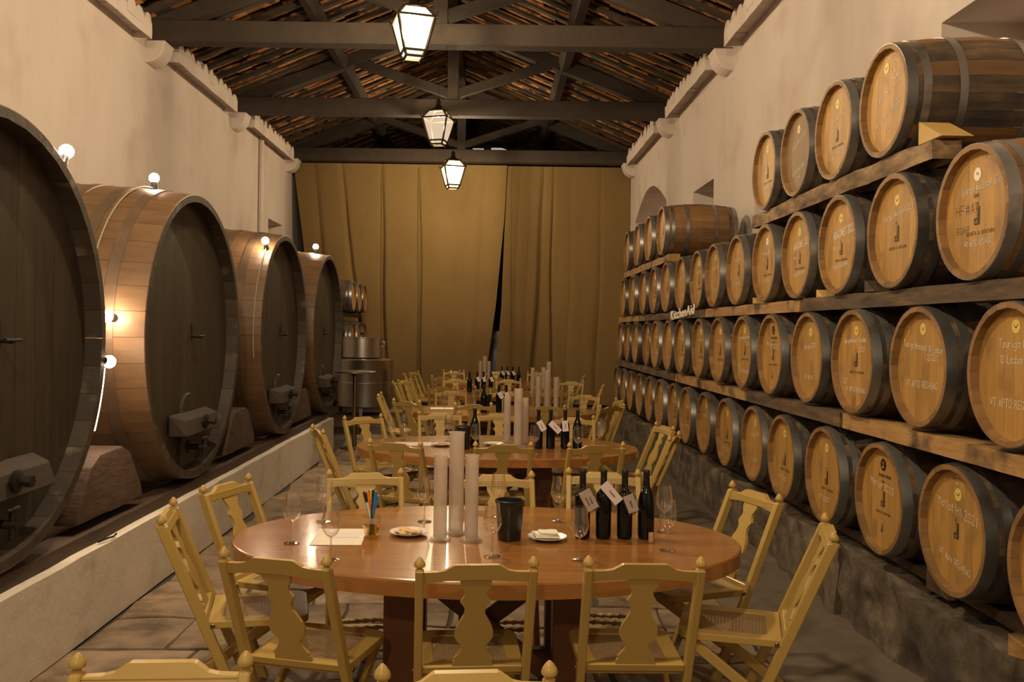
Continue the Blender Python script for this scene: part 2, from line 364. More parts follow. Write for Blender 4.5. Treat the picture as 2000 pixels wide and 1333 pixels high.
# roof shell
def roof_z(x): return EAVE + RIDGE_SLOPE * min(x - XL, XR - x)
mb = MB(); t = .08; off = .32
for s in (-1, 1):
    xe = XL - .6 if s < 0 else XR + .6
    ze = EAVE - .6 * RIDGE_SLOPE + off; zr = roof_z(XC) + off
    mb.add([(xe, YB, ze), (xe, YF, ze), (XC, YF, zr), (XC, YB, zr), (xe, YB, ze + t), (xe, YF, ze + t), (XC, YF, zr + t), (XC, YB, zr + t)],
           [(0, 1, 2, 3), (7, 6, 5, 4), (0, 4, 5, 1), (1, 5, 6, 2), (2, 6, 7, 3), (3, 7, 4, 0)])
ceiling = place('ceiling', mb.mesh('ceiling', M['tiledark']), kind='structure')
# purlins, ridge, rafters
mb = MB(); mb.box(XC - .08, XC + .08, YB, YF, roof_z(XC) - .12, roof_z(XC) + .1)
place('ridge_beam', mb.mesh('ridge_beam', M['beam']), ceiling)
for s in (-1, 1):
    px = XC + s * 1.98; pz = roof_z(px)
    place('purlin', MB().bar((px, YB, pz - .1), (px, YF, pz - .1), .16, .18, (s * -.38, 0, .92)).mesh('purlin', M['beam']), ceiling)
def slope_pt(s, u, lift):
    """u = horizontal distance from ridge line on side s"""
    return XC + s * u, roof_z(XC) - RIDGE_SLOPE * u + lift
raf = {}
for s in (-1, 1):
    a = slope_pt(s, 0, .07); b2 = slope_pt(s, 4.4, .07)
    raf[s] = MB().bar((a[0], 0, a[1]), (b2[0], 0, b2[1]), .11, .05, (0, 0, 1)).mesh('rafter', M['rafter'])
yy = 10.2; RY = []
while yy < 25.6: RY.append(yy); yy += .5
for s in (-1, 1):
    for yv in RY: place('rafter', raf[s], ceiling, (0, yv + random.uniform(-.02, .02), 0))
# channel tiles between the rafters (curved shells seen from below)
def tile_shell(r, L, convex_down, taper=.85, ang=.42):
    n = 6; vs = []
    for (k, rr) in ((0, r), (1, r * taper)):
        for i in range(n + 1):
            a = PI * (ang * (i / n - .5) * 2)
            x = rr * math.sin(a); z = (rr - rr * math.cos(a)) * (1 if convex_down else -1)
            vs.append((k * L, x, z)); 
    m = n + 1
    fs = [(i, i + 1, i + 1 + m, i + m) for i in range(n)]
    vs2 = [(p[0], p[1], p[2] + .014) for p in vs]; o = len(vs)
    fs += [(i + o + m, i + o + 1 + m, i + o + 1, i + o) for i in range(n)] + [(i, i + o, i + o + 1, i + 1) for i in range(n)]
    return vs + vs2, fs
vs, fs = tile_shell(.22, .26, True, .9, .27); tb = MB().add(vs, fs); tile_me = tb.mesh('tile', M['tile'], smooth=50)
sl = math.atan(RIDGE_SLOPE); tiles = []
for yv in RY:
    for s in (-1, 1):
        for k in range(18):
            u = 4.3 - k * .235
            x, z = slope_pt(s, u, .105)
            tiles.append((yv, s, x, z))
tiles.sort(key=lambda t: t[0] + (0 if abs(t[2] - XC) > .5 else 3))
stuff = MB()
for i, (yv, s, x, z) in enumerate(tiles):
    ry = -sl if s < 0 else PI + sl
    loc = (x, yv + .25 + random.uniform(-.02, .02), z + random.uniform(-.01, .012))
    if s < 0: R = Matrix.Rotation(-sl, 4, 'Y')
    else: R = Matrix.Rotation(PI, 4, 'Z') @ Matrix.Rotation(-sl, 4, 'Y')
    R = Matrix.Translation(loc) @ R @ Matrix.Rotation(random.uniform(-.04, .04), 4, 'Z')
    if i < 290:
        o = place('tile', tile_me, ceiling); o.matrix_local = R
    else: stuff.add([R @ Vector(v) for v in vs], fs)
place('distant_tiles', stuff.mesh('distant_tiles', M['tile'], smooth=50), ceiling, kind='stuff')

# roof trusses
TB = 5.58
def truss(y, label, ends=True):
    r = empty('roof_truss', (XC, y, TB), label=label, cat='roof truss', group='dark timber trusses of the roof')
    def P(n, mb): place(n, mb.mesh(n, M['beam'], bevel=.008), r)
    H = roof_z(XC) - TB
    P('tie_beam', MB().bar((-4.05, 0, .15), (4.05, 0, .15), .24, .29))
    P('king_post', MB().box(-.10, .10, -.10, .10, .0, H - .1))
    for s in (-1, 1):
        P('principal_rafter', MB().bar((s * 3.85, 0, .24), (0, 0, H - .18), .18, .22))
        P('strut', MB().bar((s * .08, 0, .42), (s * 1.75, 0, 1.02 - .05), .14, .16))
    return r
truss(12.07, 'dark roof truss nearest the camera, above the nearest lantern')
truss(16.0, 'dark roof truss in the middle, behind the second hanging lantern')
truss(20.4, 'dark roof truss the burlap curtain hangs from')
truss(24.4, 'dark roof truss deep in the shadow beyond the curtain')
# cornices between the trusses and corbels under them
def cornice(side, y0, y1, label):
    s = 1 if side == 'left' else -1; X = XL if s > 0 else XR
    r = empty('cornice', (X, y0, 5.46), label=label, cat='cornice')
    L = y1 - y0; n = max(2, int(L / .25)); mb = MB()
    a, b2 = sorted((0, s * .24))
    me = rough_block(a, b2, 0, L, 0, .2, 3, int(L * 8), 3, .012, 2, y0, M['plaster'], 'ledge')
    place('ledge', me, r)
    for i in range(n):
        yc = (i + .5) * L / n; rr = .125 + random.uniform(-.02, .02); hh = .12 + random.uniform(-.02, .03)
        pts = [(yc + rr * math.cos(PI * k / 8), .18 + hh * math.sin(PI * k / 8)) for k in range(9)]
        a2, b3 = sorted((-s * .04, s * (.235 + random.uniform(-.02, .015))))
        me = MB().prism([(p[0], p[1]) for p in pts] + [(yc - rr, .1), (yc + rr, .1)], a2, b3, 'x').mesh('mortar_lump', M['plaster'], smooth=60)
        place('mortar_lump', me, r)
for nm in ('left', 'right'):
    for (a, b2, d) in ((8.4, 11.5, 'nearest'), (12.5, 15.4, 'middle'), (16.5, 19.8, 'farthest')):
        cornice(nm, a, b2, 'white scalloped cornice along the top of the %s wall, %s bay' % (nm, d))
    for (yc, d) in ((12.07, 'nearest'), (16.0, 'middle'), (20.25, 'farthest')):
        s = 1 if nm == 'left' else -1; X = XL if s > 0 else XR
        pts = [(-s * .05, .0), (0, 0)] + [(s * (.25 * math.sin(PI / 2 * k / 7)), .25 - .25 * math.cos(PI / 2 * k / 7)) for k in range(8)] + [(s * .27, .26), (s * .27, .30), (-s * .05, .30)]
        me = MB().prism(pts, -.17, .17, 'y').mesh('corbel', M['plaster'], bevel=.012)
        place('corbel', me, None, (X, yc, TB - .30), label='white quarter-round corbel on the %s wall under the %s tie beam' % (nm, d), cat='corbel')
# vertical plaster pipe on the left wall
o = place('wall_pipe', MB().tube([(0, 0, 2.2), (0, 0, 5.62)], .05, 10).mesh('wall_pipe', M['plaster'], smooth=60), None, (XL + .05, 17.75, 0), label='whitewashed vertical pipe on the left wall beyond the casks', cat='pipe')

# ------------------------------------------------------------------ curtain
def curtain(name, xl, xr, y, seed, creases, label, ribs):
    """xl, xr = edge as lists of (z, x); creases = [(x_top, x_bottom, width, depth)]"""
    def ev(t, z):
        t = sorted(t)
        if z <= t[0][0]: return t[0][1]
        for a, b2 in zip(t, t[1:]):
            if z <= b2[0]: return a[1] + (b2[1] - a[1]) * (z - a[0]) / (b2[0] - a[0])
        return t[-1][1]
    nx, nz_ = 320, 34; ZT = 5.58; vs = []
    for j in range(nz_ + 1):
        z = .03 + (ZT - .03) * j / nz_; a, b2 = ev(xl, z), ev(xr, z); k = 1 - z / ZT
        for i in range(nx + 1):
            x = a + (b2 - a) * i / nx
            d = .03 * k * noise.noise(Vector((x * 1.6, seed, z * .12))) + .009 * k * noise.noise(Vector((x * 5, seed, z * .2))) + .02 * noise.noise(Vector((x * .8, seed + 5, z * .5)))
            for (xt, xb, wd, dp) in creases:
                c = xb + (xt - xb) * z / ZT + .05 * math.sin(z * 1.3 + xt * 9) * k
                d += dp * math.exp(-((x - c) / wd) ** 2) * (.12 + .88 * k ** .7) * (1 if x > c else .6)
            vs.append((x, y + d, z))
    m = nx + 1
    fs = [(j * m + i, j * m + i + 1, (j + 1) * m + i + 1, (j + 1) * m + i) for j in range(nz_) for i in range(nx)]
    me = MB().add(vs, fs).mesh(name, M['burlap'], smooth=180)
    o = place(name, me, None, label=label, cat='curtain')
    for (xs, dz) in ribs:
        me = MB().tube([(xs + .05 * math.sin(z * .8) * (1 - z / 5.5), y - .012, z) for z in [.1 + .27 * i for i in range(21)]], .007, 5).mesh('seam', M['burlap'])
        place('seam', me, o)
    return o
CY = 20.62
curtain('burlap_curtain', [(5.58, -4.66), (3.7, -4.40), (0, -4.0)], [(5.58, .31), (4.3, .26), (2.3, .09), (.9, -.09), (0, -.16)], CY, 1.0,
        [(-2.62, -2.45, .05, .16), (-1.75, -1.62, .03, .14), (-3.55, -2.9, .05, .15), (-4.2, -3.6, .08, .14), (-.6, -.75, .16, .02), (-1.15, -1.2, .2, .02), (-.2, -.5, .07, .05)],
        'tall brown burlap curtain left of the dark gap', [(-2.58, 0), (-1.74, 0)])
curtain('burlap_curtain', [(5.58, .30), (4.3, .275), (2.3, .22), (.9, .12), (0, .08)], [(5.58, 3.19), (0, 3.19)], CY + .07, 9.0,
        [(1.17, .95, .05, .17), (1.4, 1.36, .03, .12), (.62, .42, .08, .06), (.85, .75, .1, .04), (2.5, 2.45, .06, .05), (1.8, 1.75, .1, .03)],
        'tall brown burlap curtain right of the dark gap', [(.42, 0)])
place('foil_stack', rough_block(-.35, .35, -.25, .25, 0, 1.72, 8, 6, 18, .07, 3, 5, M['foil'], 'foil_stack', 20), None, (.03, 22.4, 0), label='crinkled shiny wrapped stack seen through the gap in the curtain', cat='wrapped stack')

# ------------------------------------------------------------------ plinths
pl = empty('plastered_plinth', (XL + .02, 1.2, 0), label='low whitewashed plinth under the giant casks on the left', cat='plinth')
place('plinth_body', rough_block(0, 2.45, 0, 11.45, 0, .47, 6, 100, 7, .007, 1.7, 2, M['plinth_plaster'], 'plinth_body'), pl)
r = empty('stone_plinth', (2.18, 1.2, 0), label='low rough stone plinth under the barrel stack on the right', cat='plinth')
ys = [0, 2.35, 4.3, 6.2, 8.3, 10.4, 12.6, 14.4]
for a, b2 in zip(ys, ys[1:]):
    place('stone_block', rough_block(0, .94, a + .012, b2 - .012, 0, .435, 12, int((b2 - a) * 16), 10, .05, 3.0, a + 3, M['stone'], 'stone_block', 60), r)

# ------------------------------------------------------------------ giant casks
CR, CL, CZ, CX = 1.11, 2.2, 1.67, -2.27
NS = 40
def crad(u): return CR - .02 + .075 * math.sin(PI * min(max(u / CL, 0), 1))   # u from front rim backwards
def cask_stave():
    a = PI / NS * .985; us = [0, .004, .15, .4, .7, 1.1, 1.5, 1.9, CL - .004, CL]; mb = MB(); vs = []
    th = .075
    for u in us:
        R = crad(u) - (.006 if u in (0, CL) else 0)
        vs += [(-u, -R * math.sin(a), R * math.cos(a)), (-u, 0, R), (-u, R * math.sin(a), R * math.cos(a))]
    Ri = CR - th
    for u in (0, .11, CL - .1, CL): vs += [(-u, -Ri * math.sin(a), Ri * math.cos(a)), (-u, Ri * math.sin(a), Ri * math.cos(a))]
    n = len(us); o = n * 3
    mb.cur = 0
    mb.add(vs, [])
    fs = []
    for i in range(n - 1):
        for k in (0, 1): fs.append((i * 3 + k, i * 3 + k + 1, (i + 1) * 3 + k + 1, (i + 1) * 3 + k))
    side = [[i * 3 for i in range(n)] + [o + 6, o + 4, o + 2, o], [i * 3 + 2 for i in range(n)] + [o + 7, o + 5, o + 3, o + 1]]
    mb.f += [tuple(f) for f in fs] + [tuple(side[0]), tuple(side[1])]; mb.mi += [0] * (len(fs) + 2)
    ch = [(0, 1, 2, o + 1, o), (o, o + 1, o + 3, o + 2), ((n - 1) * 3, (n - 1) * 3 + 1, (n - 1) * 3 + 2, o + 7, o + 6), (o + 4, o + 5, o + 7, o + 6), (o + 2, o + 3, o + 5, o + 4)]
    mb.f += ch; mb.mi += [1] * len(ch)
    return mb.mesh('stave', [M['caskstave'], M['caskchime']])
def band(u0, u1, rad, dr, mt, seg=64, name='hoop', x_sign=-1, lap=True):
    """flat hoop following rad(u) between u0 and u1, thickness dr, axis x"""
    prof = [(rad(u0) - .002, x_sign * u0), (rad(u0) + dr, x_sign * u0), (rad((u0 + u1) / 2) + dr, x_sign * (u0 + u1) / 2), (rad(u1) + dr, x_sign * u1), (rad(u1) - .002, x_sign * u1)]
    mb = MB().lathe(prof, seg, 'x')
    if lap:
        a = .9; rr = rad((u0 + u1) / 2) + dr; wd = abs(u1 - u0)
        for j in range(4):
            a0 = a + j * .05; a1 = a0 + .05; vs = []
            for (aa) in (a0, a1):
                for (uu) in (u0 + .002, u1 - .002):
                    for e in (0, .003): q = rad(uu) + dr + e; vs.append((x_sign * uu, q * math.cos(aa), q * math.sin(aa)))
            mb.add(vs, [(1, 3, 7, 5), (0, 1, 5, 4), (2, 6, 7, 3), (0, 2, 3, 1), (4, 5, 7, 6)])
    return mb.mesh(name, mt, smooth=40)
def strips(R, n, t, gap, name, m, axis_x0, x_sign=-1):
    """circular head cut into n vertical boards"""
    out = []; W = 2 * R / n
    for k in range(n):
        y0 = -R + k * W + gap; y1 = -R + (k + 1) * W - gap; pts = []
        y0c = max(y0, -R + 1e-3); y1c = min(y1, R - 1e-3)
        for i in range(7): yy_ = y0c + (y1c - y0c) * i / 6; pts.append((yy_, math.sqrt(max(R * R - yy_ * yy_, 0))))
        lo = [(p[0], -p[1]) for p in pts]
        out.append(MB().prism(lo + pts[::-1], axis_x0, axis_x0 + x_sign * t, 'x').mesh(name, m))
    return out
stv = cask_stave()
CHB = strips(CR - .078, 11, .06, .0018, 'head_board', M['caskhead'], -.10)
HOOPS = [band(a, a + .075, crad, .006, M['caskhoop'], 96, lap=False) for a in (.20, .42, .66, .93, 1.30, 1.60, 1.9)]
rr_ = CR - .076
def arch_pts(w, z0, z1, n=10): return [(-w / 2, z0), (w / 2, z0)] + [(w / 2 * math.cos(PI * k / n), z1 - w / 2 + w / 2 * math.sin(PI * k / n)) for k in range(n + 1)]
DOOR = MB().prism(arch_pts(.30, -1.0, -.44), -.105, -.075, 'x').mesh('hatch_door', M['caskhead'], bevel=.006)
DBAR = MB().add([(-.09, -.42, -.74), (-.09, .42, -.74), (.05, .40, -.74), (.05, -.40, -.74), (-.09, -.42, -.58), (-.09, .42, -.58), (.02, .38, -.62), (.02, -.38, -.62)],
                [(0, 1, 2, 3), (4, 7, 6, 5), (0, 4, 5, 1), (1, 5, 6, 2), (2, 6, 7, 3), (3, 7, 4, 0)]).mesh('door_bar', M['beam'], bevel=.008)
BOLT = MB().tube([(-.02, 0, -.66), (.12, 0, -.66)], .022, 10).lathe([(0, 0.0), (.05, 0), (.055, .02), (.02, .035), (0, .035)], 14, 'x', (.045, 0, -.66)).lathe([(0, 0), (.03, 0), (.03, .03), (0, .03)], 6, 'x', (.10, 0, -.66)).mesh('screw_bolt', M['iron'], smooth=40)
TAP = MB().tube([(-.09, 0, -.86), (.07, 0, -.86)], .022, 10).lathe([(.0, 0), (.05, 0), (.05, .015), (0, .015)], 14, 'x', (-.08, 0, -.86)).tube([(.05, 0, -.93), (.05, 0, -.80)], .018, 10).tube([(.05, -.05, -.79), (.05, .05, -.79)], .01, 8).mesh('drain_tap', M['iron'], smooth=40)
SPIG = MB().tube([(-.1, .12, .0), (-.02, .12, -.005)], .014, 8).tube([(-.025, .05, -.0), (-.025, .19, 0)], .009, 8).tube([(-.095, .12, -.03), (-.095, .12, .09)], .012, 6).mesh('sampling_spigot', M['iron'], smooth=40)
def cask(y, label, flip=False):
    r = empty('giant_wine_cask', (CX, y, CZ - crad(CL / 2) ), label=label, cat='wine cask', group='giant wooden casks on the left plinth')
    z = crad(CL / 2)
    for k in range(NS): place('stave', stv, r, (0, 0, z), ((k + .5) * 2 * PI / NS, 0, 0))
    for hb in CHB: place('head_board', hb, r, (0, 0, z))
    for h in HOOPS: place('hoop', h, r, (0, 0, z))
    place('hatch_door', DOOR, r, (0, 0, z))
    b2 = place('door_bar', DBAR, r, (0, .02, z)); place('screw_bolt', BOLT, b2, (0, 0, 0))
    place('drain_tap', TAP, r, (0, 0, z)); place('sampling_spigot', SPIG, r, (0, 0, z))
    return r
CYS = [4.14, 6.9, 9.83, 12.42]
for y, lb in zip(CYS, ['giant dark wooden cask cut off by the left edge of the photo', 'giant wooden cask second from the left edge, with a lit bulb on top',
                       'giant wooden cask third from the left edge, with a lit bulb on its front hoop', 'giant wooden cask farthest from the camera, beside the steel tank']): cask(y, lb)
# bearers and cradle wedges
for x0, x1, nm, lb in ((-2.46, -2.30, 'front', 'long dark timber bearer at the front edge of the white plinth under the casks'), (-4.3, -4.1, 'rear', 'dark timber bearer at the wall behind the casks')):
    me = rough_block(x0, x1, 1.3, 12.6, .475, .545, 2, 60, 2, .008, 2, 4, M['oldwood'], 'timber_bearer')
    place('timber_bearer', me, None, label=lb, cat='bearer')
def cradle(y, label):
    pts = [(-.48, 0), (.48, 0), (.44, .10), (.26, .33), (.14, .38), (-.18, .37), (-.30, .31), (-.44, .10)]
    mb = MB(); mb.prism(pts, -.42, 0, 'x')
    place('cradle_wedge', mb.mesh('cradle_wedge', M['oldwood'], bevel=.02, bseg=2, smooth=40), None, (CX - .06, y, .60), label=label, cat='wedge', group='cradle wedges between the casks')
cradle(5.50, 'rounded brown cradle wedge between the first and second giant casks'); cradle(8.33, 'rounded cradle wedge between the second and third giant casks'); cradle(11.1, 'rounded cradle wedge between the third and farthest giant casks')
# string lights
def bulb(p, n, label, on=True):
    n = Vector(n).normalized(); q = n.to_track_quat('Z', 'Y').to_euler()
    r = empty('light_bulb', p, tuple(q), label=label, cat='light bulb', group='bulbs fixed on the casks')
    place('socket', MB().lathe([(0, 0), (.028, 0), (.024, .02), (.022, .06), (0, .06)], 14).mesh('socket', M['black'], smooth=40), r)
    place('globe', MB().lathe([(0, .045)] + [(.038 * math.sin(PI * (k / 12)), .09 - .038 * math.cos(PI * (k / 12))) for k in range(1, 12)] + [(0, .128)], 18).mesh('globe', M['bulb' if on else 'bulboff'], smooth=60), r)
def on_cask(ci, u, ang, lift=0.0):
    """point on cask ci at u behind the rim; ang from +y (far side) through up"""
    R = crad(u) + lift; return (CX - u, CYS[ci] + R * math.cos(ang), CZ + R * math.sin(ang)), (0, math.cos(ang), math.sin(ang))
for ci, u, ang, lb, on in ((0, .03, 1.01, 'lit bulb high on the far side of the nearest cask, against the wall', True), (0, .02, -.12, 'lit bulb low on the far side of the nearest cask, the brightest one', True),
                           (1, .37, 1.57, 'lit bulb standing on top of the second cask', True), (1, .20, 3.03, 'lit bulb half hidden behind the nearest cask, on the side of the second cask', True),
                           (2, .07, 2.20, 'lit bulb on the front hoop of the third cask', True), (3, .2, 1.6, 'lit bulb on top of the farthest cask', True), (2, .3, 1.05, 'unlit bulb behind the top of the third cask', False)):
    p, n = on_cask(ci, u, ang, .008); bulb(p, n, lb, on)
def arc(ci, u, a0, a1, n=24, lift=.016): return [on_cask(ci, u, a0 + (a1 - a0) * i / n, lift)[0] for i in range(n + 1)]
place('light_cable', MB().tube(arc(0, .02, 1.01, -.12), .006, 6).mesh('light_cable', M['cable']), None, label='pale cable running down the far side of the nearest cask between its bulbs', cat='cable')
place('lit_tube', MB().tube(arc(0, .015, -.16, -.50, 14), .011, 8).mesh('lit_tube', M['strip'], smooth=60), None, label='glowing white tube hanging below the bulb on the nearest cask', cat='light tube')
place('light_cable', MB().tube(arc(1, .37, 1.6, 3.03), .006, 6).mesh('light_cable', M['cable']), None, label='pale cable over the shoulder of the second cask', cat='cable')
place('light_cable', MB().tube(arc(2, .07, 2.2, 3.35), .006, 6).mesh('light_cable', M['cable']), None, label='pale cable down the near side of the third cask', cat='cable')

# ------------------------------------------------------------------ writing
GL = {'A': '0,0 2,6 4,0|1,2 3,2', 'B': '0,0 0,6 3,6 4,5 3,3 0,3|3,3 4,1.5 3,0 0,0', 'C': '4,5 3,6 1,6 0,4 0,2 1,0 3,0 4,1', 'D': '0,0 0,6 2,6 4,4 4,2 2,0 0,0', 'E': '4,6 0,6 0,0 4,0|0,3 3,3',
      'F': '4,6 0,6 0,0|0,3 3,3', 'G': '4,5 3,6 1,6 0,4 0,2 1,0 3,0 4,2 2.4,2.4', 'H': '0,0 0,6|4,0 4,6|0,3 4,3', 'I': '1.5,0 1.5,6', 'L': '0,6 0,0 3.5,0', 'M': '0,0 0,6 2,2.5 4,6 4,0', 'N': '0,0 0,6 4,0 4,6',
      'O': '1,0 0,2 0,4 1,6 3,6 4,4 4,2 3,0 1,0', 'P': '0,0 0,6 3,6 4,5 3,3 0,3', 'Q': '1,0 0,2 0,4 1,6 3,6 4,4 4,2 3,0 1,0|2.5,2 4.4,-.5', 'R': '0,0 0,6 3,6 4,5 3,3 0,3|2,3 4,0', 'S': '4,5 3,6 1,6 0,5 1,3.4 3,2.6 4,1 3,0 1,0 0,1',
      'T': '0,6 4,6|2,6 2,0', 'U': '0,6 0,1.5 1,0 3,0 4,1.5 4,6', 'V': '0,6 2,0 4,6', 'Z': '0,6 4,6 0,0 4,0', '0': '1,0 0,2 0,4 1,6 3,6 4,4 4,2 3,0 1,0', '1': '1,5 2,6 2,0', '2': '0,5 1,6 3,6 4,4.5 0,0 4,0', '3': '0,6 4,6 2,3.5 4,2 3,0 0,.4',
      '4': '3,0 3,6 0,2 4,2', '5': '4,6 .5,6 0,3.4 3,3.6 4,2 3,0 0,0', '8': '2,3 .3,4.6 2,6 3.7,4.6 2,3 0,1.5 2,0 4,1.5 2,3', '+': '2,1 2,5|0,3 4,3', '#': '1,0 1.6,6|3,0 3.6,6|0,2 4.4,2|0,4 4.4,4', '&': '4,0 .6,4.6 1.8,6 3,4.8 .2,1.4 1.4,0 4,2.2',
      'a': '3.4,3 1,3.6 0,2 1,0 3.2,1|3.5,3.8 3.4,.4 4,0', 'c': '3.4,3 1.6,3.8 0,2 1.4,0 3.4,.8', 'd': '3.4,3 1,3.6 0,2 1,0 3.2,1|3.6,6 3.5,0', 'e': '.2,2 3.4,2.4 2.4,3.8 .6,3.4 0,1.6 1.4,0 3.4,.6', 'g': '3.4,3 1,3.6 0,2 1,.4 3.2,1|3.5,3.8 3.2,-1.6 1.4,-2.2 .2,-1.4',
      'h': '0,6 0,0|0,2.6 2,3.8 3.2,2.6 3.2,0', 'i': '1,3.6 1,0|1,5 1,5.3', 'l': '1,6 1,.4 1.8,0', 'n': '0,3.8 0,0|0,2.6 2,3.8 3.2,2.6 3.2,0', 'o': '1,0 0,2 1.2,3.8 3,3.4 3.4,1.6 2.4,0 1,0', 'p': '0,3.8 0,-2|0,3 2,3.8 3.4,2 2,0 0,.6', 'r': '0,3.8 0,0|0,2.4 1.4,3.8 2.6,3.5',
      's': '3,3.4 1.4,3.8 .4,2.8 2.8,1.2 1.6,0 0,.5', 't': '1.2,5.4 1.2,.6 2.4,0|0,3.8 2.6,3.8', 'u': '0,3.8 .2,.8 1.4,0 3,1.2|3.2,3.8 3.2,0', 'v': '0,3.8 1.5,0 3,3.8', 'm': '0,3.8 0,0|0,2.8 1.4,3.8 2,2.6 2,0|2,2.8 3.4,3.8 4.2,2.6 4.2,0'}
def strokes(mb, text, y, z, h, wd=.0035, x=-.0012, slant=0.0, jit=.25, seed=1, sp=5.6, squeeze=1.0):
    """chalk strokes on a plane of constant x facing -x; text starts at y (far side) and runs towards -y"""
    rn = random.Random(seed); s = h / 6; cx = 0
    for ch in text:
        if ch == ' ': cx += 4.2; continue
        g = GL.get(ch)
        if not g: cx += 4; continue
        for ln in g.split('|'):
            pts = [tuple(map(float, p.split(','))) for p in ln.split()]
            pts = [((cx + p[0] + rn.uniform(-jit, jit)) * s * squeeze, (p[1] + rn.uniform(-jit, jit)) * s) for p in pts]
            for a, b2 in zip(pts, pts[1:]):
                dx, dz = b2[0] - a[0], b2[1] - a[1]; L = math.hypot(dx, dz) or 1; nx, nz_ = -dz / L * wd / 2, dx / L * wd / 2; ex, ez = dx / L * wd * .3, dz / L * wd * .3
                q = [(a[0] + nx - ex, a[1] + nz_ - ez), (a[0] - nx - ex, a[1] - nz_ - ez), (b2[0] - nx + ex, b2[1] - nz_ + ez), (b2[0] + nx + ex, b2[1] + nz_ + ez)]
                mb.add([(x, y - p[0], z + p[1] + p[0] * slant) for p in q], [(0, 1, 2, 3)])
        cx += sp - (2.3 if ch in 'ilt1I' else .9 if ch.islower() else 0)
    return cx * s * squeeze
def disc(mb, y, z, r, x=-.0014, n=20, w2=None):
    if w2 is None: mb.add([(x, y + r * math.cos(2 * PI * k / n), z + r * math.sin(2 * PI * k / n)) for k in range(n)], [tuple(range(n))])
    else:
        vs = [(x, y + q * math.cos(2 * PI * k / n), z + q * math.sin(2 * PI * k / n)) for q in (r, r - w2) for k in range(n)]
        mb.add(vs, [(k, (k + 1) % n, (k + 1) % n + n, k + n) for k in range(n)])
    return mb
def flat(mb, pts, x=-.0014): mb.add([(x, p[0], p[1]) for p in pts], [tuple(range(len(pts)))])
def tower(mb, y, z, s):
    """small printed emblem: slim tower, low building and a plant, s = height"""
    P = lambda L: flat(mb, [(y - a * s, z + b2 * s) for a, b2 in L], -.0018)
    P([(.04, 0), (.20, 0), (.20, .72), (.12, .82), (.06, .74)])
    P([(-.22, 0), (.02, 0), (.02, .05), (-.22, .05)]); P([(-.22, .05), (-.18, .05), (-.18, .30), (-.22, .30)]); P([(-.18, .18), (0, .24), (0, .30), (-.18, .26)])
    P([(-.10, .05), (-.06, .05), (-.06, .18), (-.10, .18)]); P([(-.06, .3), (-.04, .3), (-.04, .85), (-.06, .85)])
    for a in (.6, 1.3, 2.0, 2.7, 3.4): P([(-.05, .85), (-.05 + .14 * math.cos(a) - .02, .85 + .12 * math.sin(a)), (-.05 + .16 * math.cos(a) + .02, .85 + .14 * math.sin(a))])
def smile(mb, y, z, r):
    pts = [(-.55, .25), (-.25, -.15), (0, -.25), (.25, -.1), (.6, .3)]
    for a, b2 in zip(pts, pts[1:]): flat(mb, [(y - a[0] * r, z + a[1] * r), (y - b2[0] * r, z + b2[1] * r), (y - b2[0] * r, z + b2[1] * r + r * .17), (y - a[0] * r, z + a[1] * r + r * .17)], -.0022)

# ------------------------------------------------------------------ barrels
BL, BR = .90, .30
def brad(u):
    t = min(max(u / BL, 0), 1); return BR + .043 * math.sin(PI * t) ** .9
NB = 24
def bstave(mt):
    a = PI / NB * .99; us = [0, .06, .2, .45, .7, .84, BL]; vs = []; n = len(us)
    for u in us:
        R = brad(u); vs += [(u, -R * math.sin(a), R * math.cos(a)), (u, 0, R), (u, R * math.sin(a), R * math.cos(a))]
    Ri = BR - .022; o = n * 3
    vs += [(0, -Ri * math.sin(a), Ri * math.cos(a)), (0, Ri * math.sin(a), Ri * math.cos(a)), (.045, -(Ri - .004) * math.sin(a), (Ri - .004) * math.cos(a)), (.045, (Ri - .004) * math.sin(a), (Ri - .004) * math.cos(a))]
    mb = MB(); mb.v = vs
    fs = [(i * 3 + k, i * 3 + k + 1, (i + 1) * 3 + k + 1, (i + 1) * 3 + k) for i in range(n - 1) for k in (0, 1)]
    mb.f = fs + [(0, 1, 2, o + 1, o), (o, o + 1, o + 3, o + 2)]; mb.mi = [0] * len(fs) + [1, 1]
    return mb.mesh('stave', [mt, M['chime']])
BST = {'d': bstave(M['stave']), 'l': bstave(M['stavelight'])}
def bbody(mt):
    mb = MB(); us = [0, .06, .2, .45, .7, .84, BL]
    mb.lathe([(brad(u), u) for u in us] + [(0, BL)], 48, 'x'); mb.cur = 1
    mb.lathe([(BR, 0), (BR - .022, 0), (BR - .026, .045)], 48, 'x'); return mb.mesh('barrel_body', [mt, M['chime']], smooth=40)
BBD = bbody(M['stave'])
BHB = {k: strips(BR - .0235, 8, .03, .0006, 'head_board', M[m], .034, 1) for k, m in (('o', 'oak'), ('d', 'oakdark'))}
BHD = MB().lathe([(0, .034), (BR - .0235, .034), (BR - .0235, .064)], 32, 'x').mesh('barrel_head', M['oak'])
BHP = [band(a, b2, brad, .0035, M['hoop'], 40, x_sign=1) for a, b2 in ((0.001, .052), (.078, .118), (.255, .295), (BL - .295, BL - .255), (BL - .118, BL - .078), (BL - .052, BL - .001))]
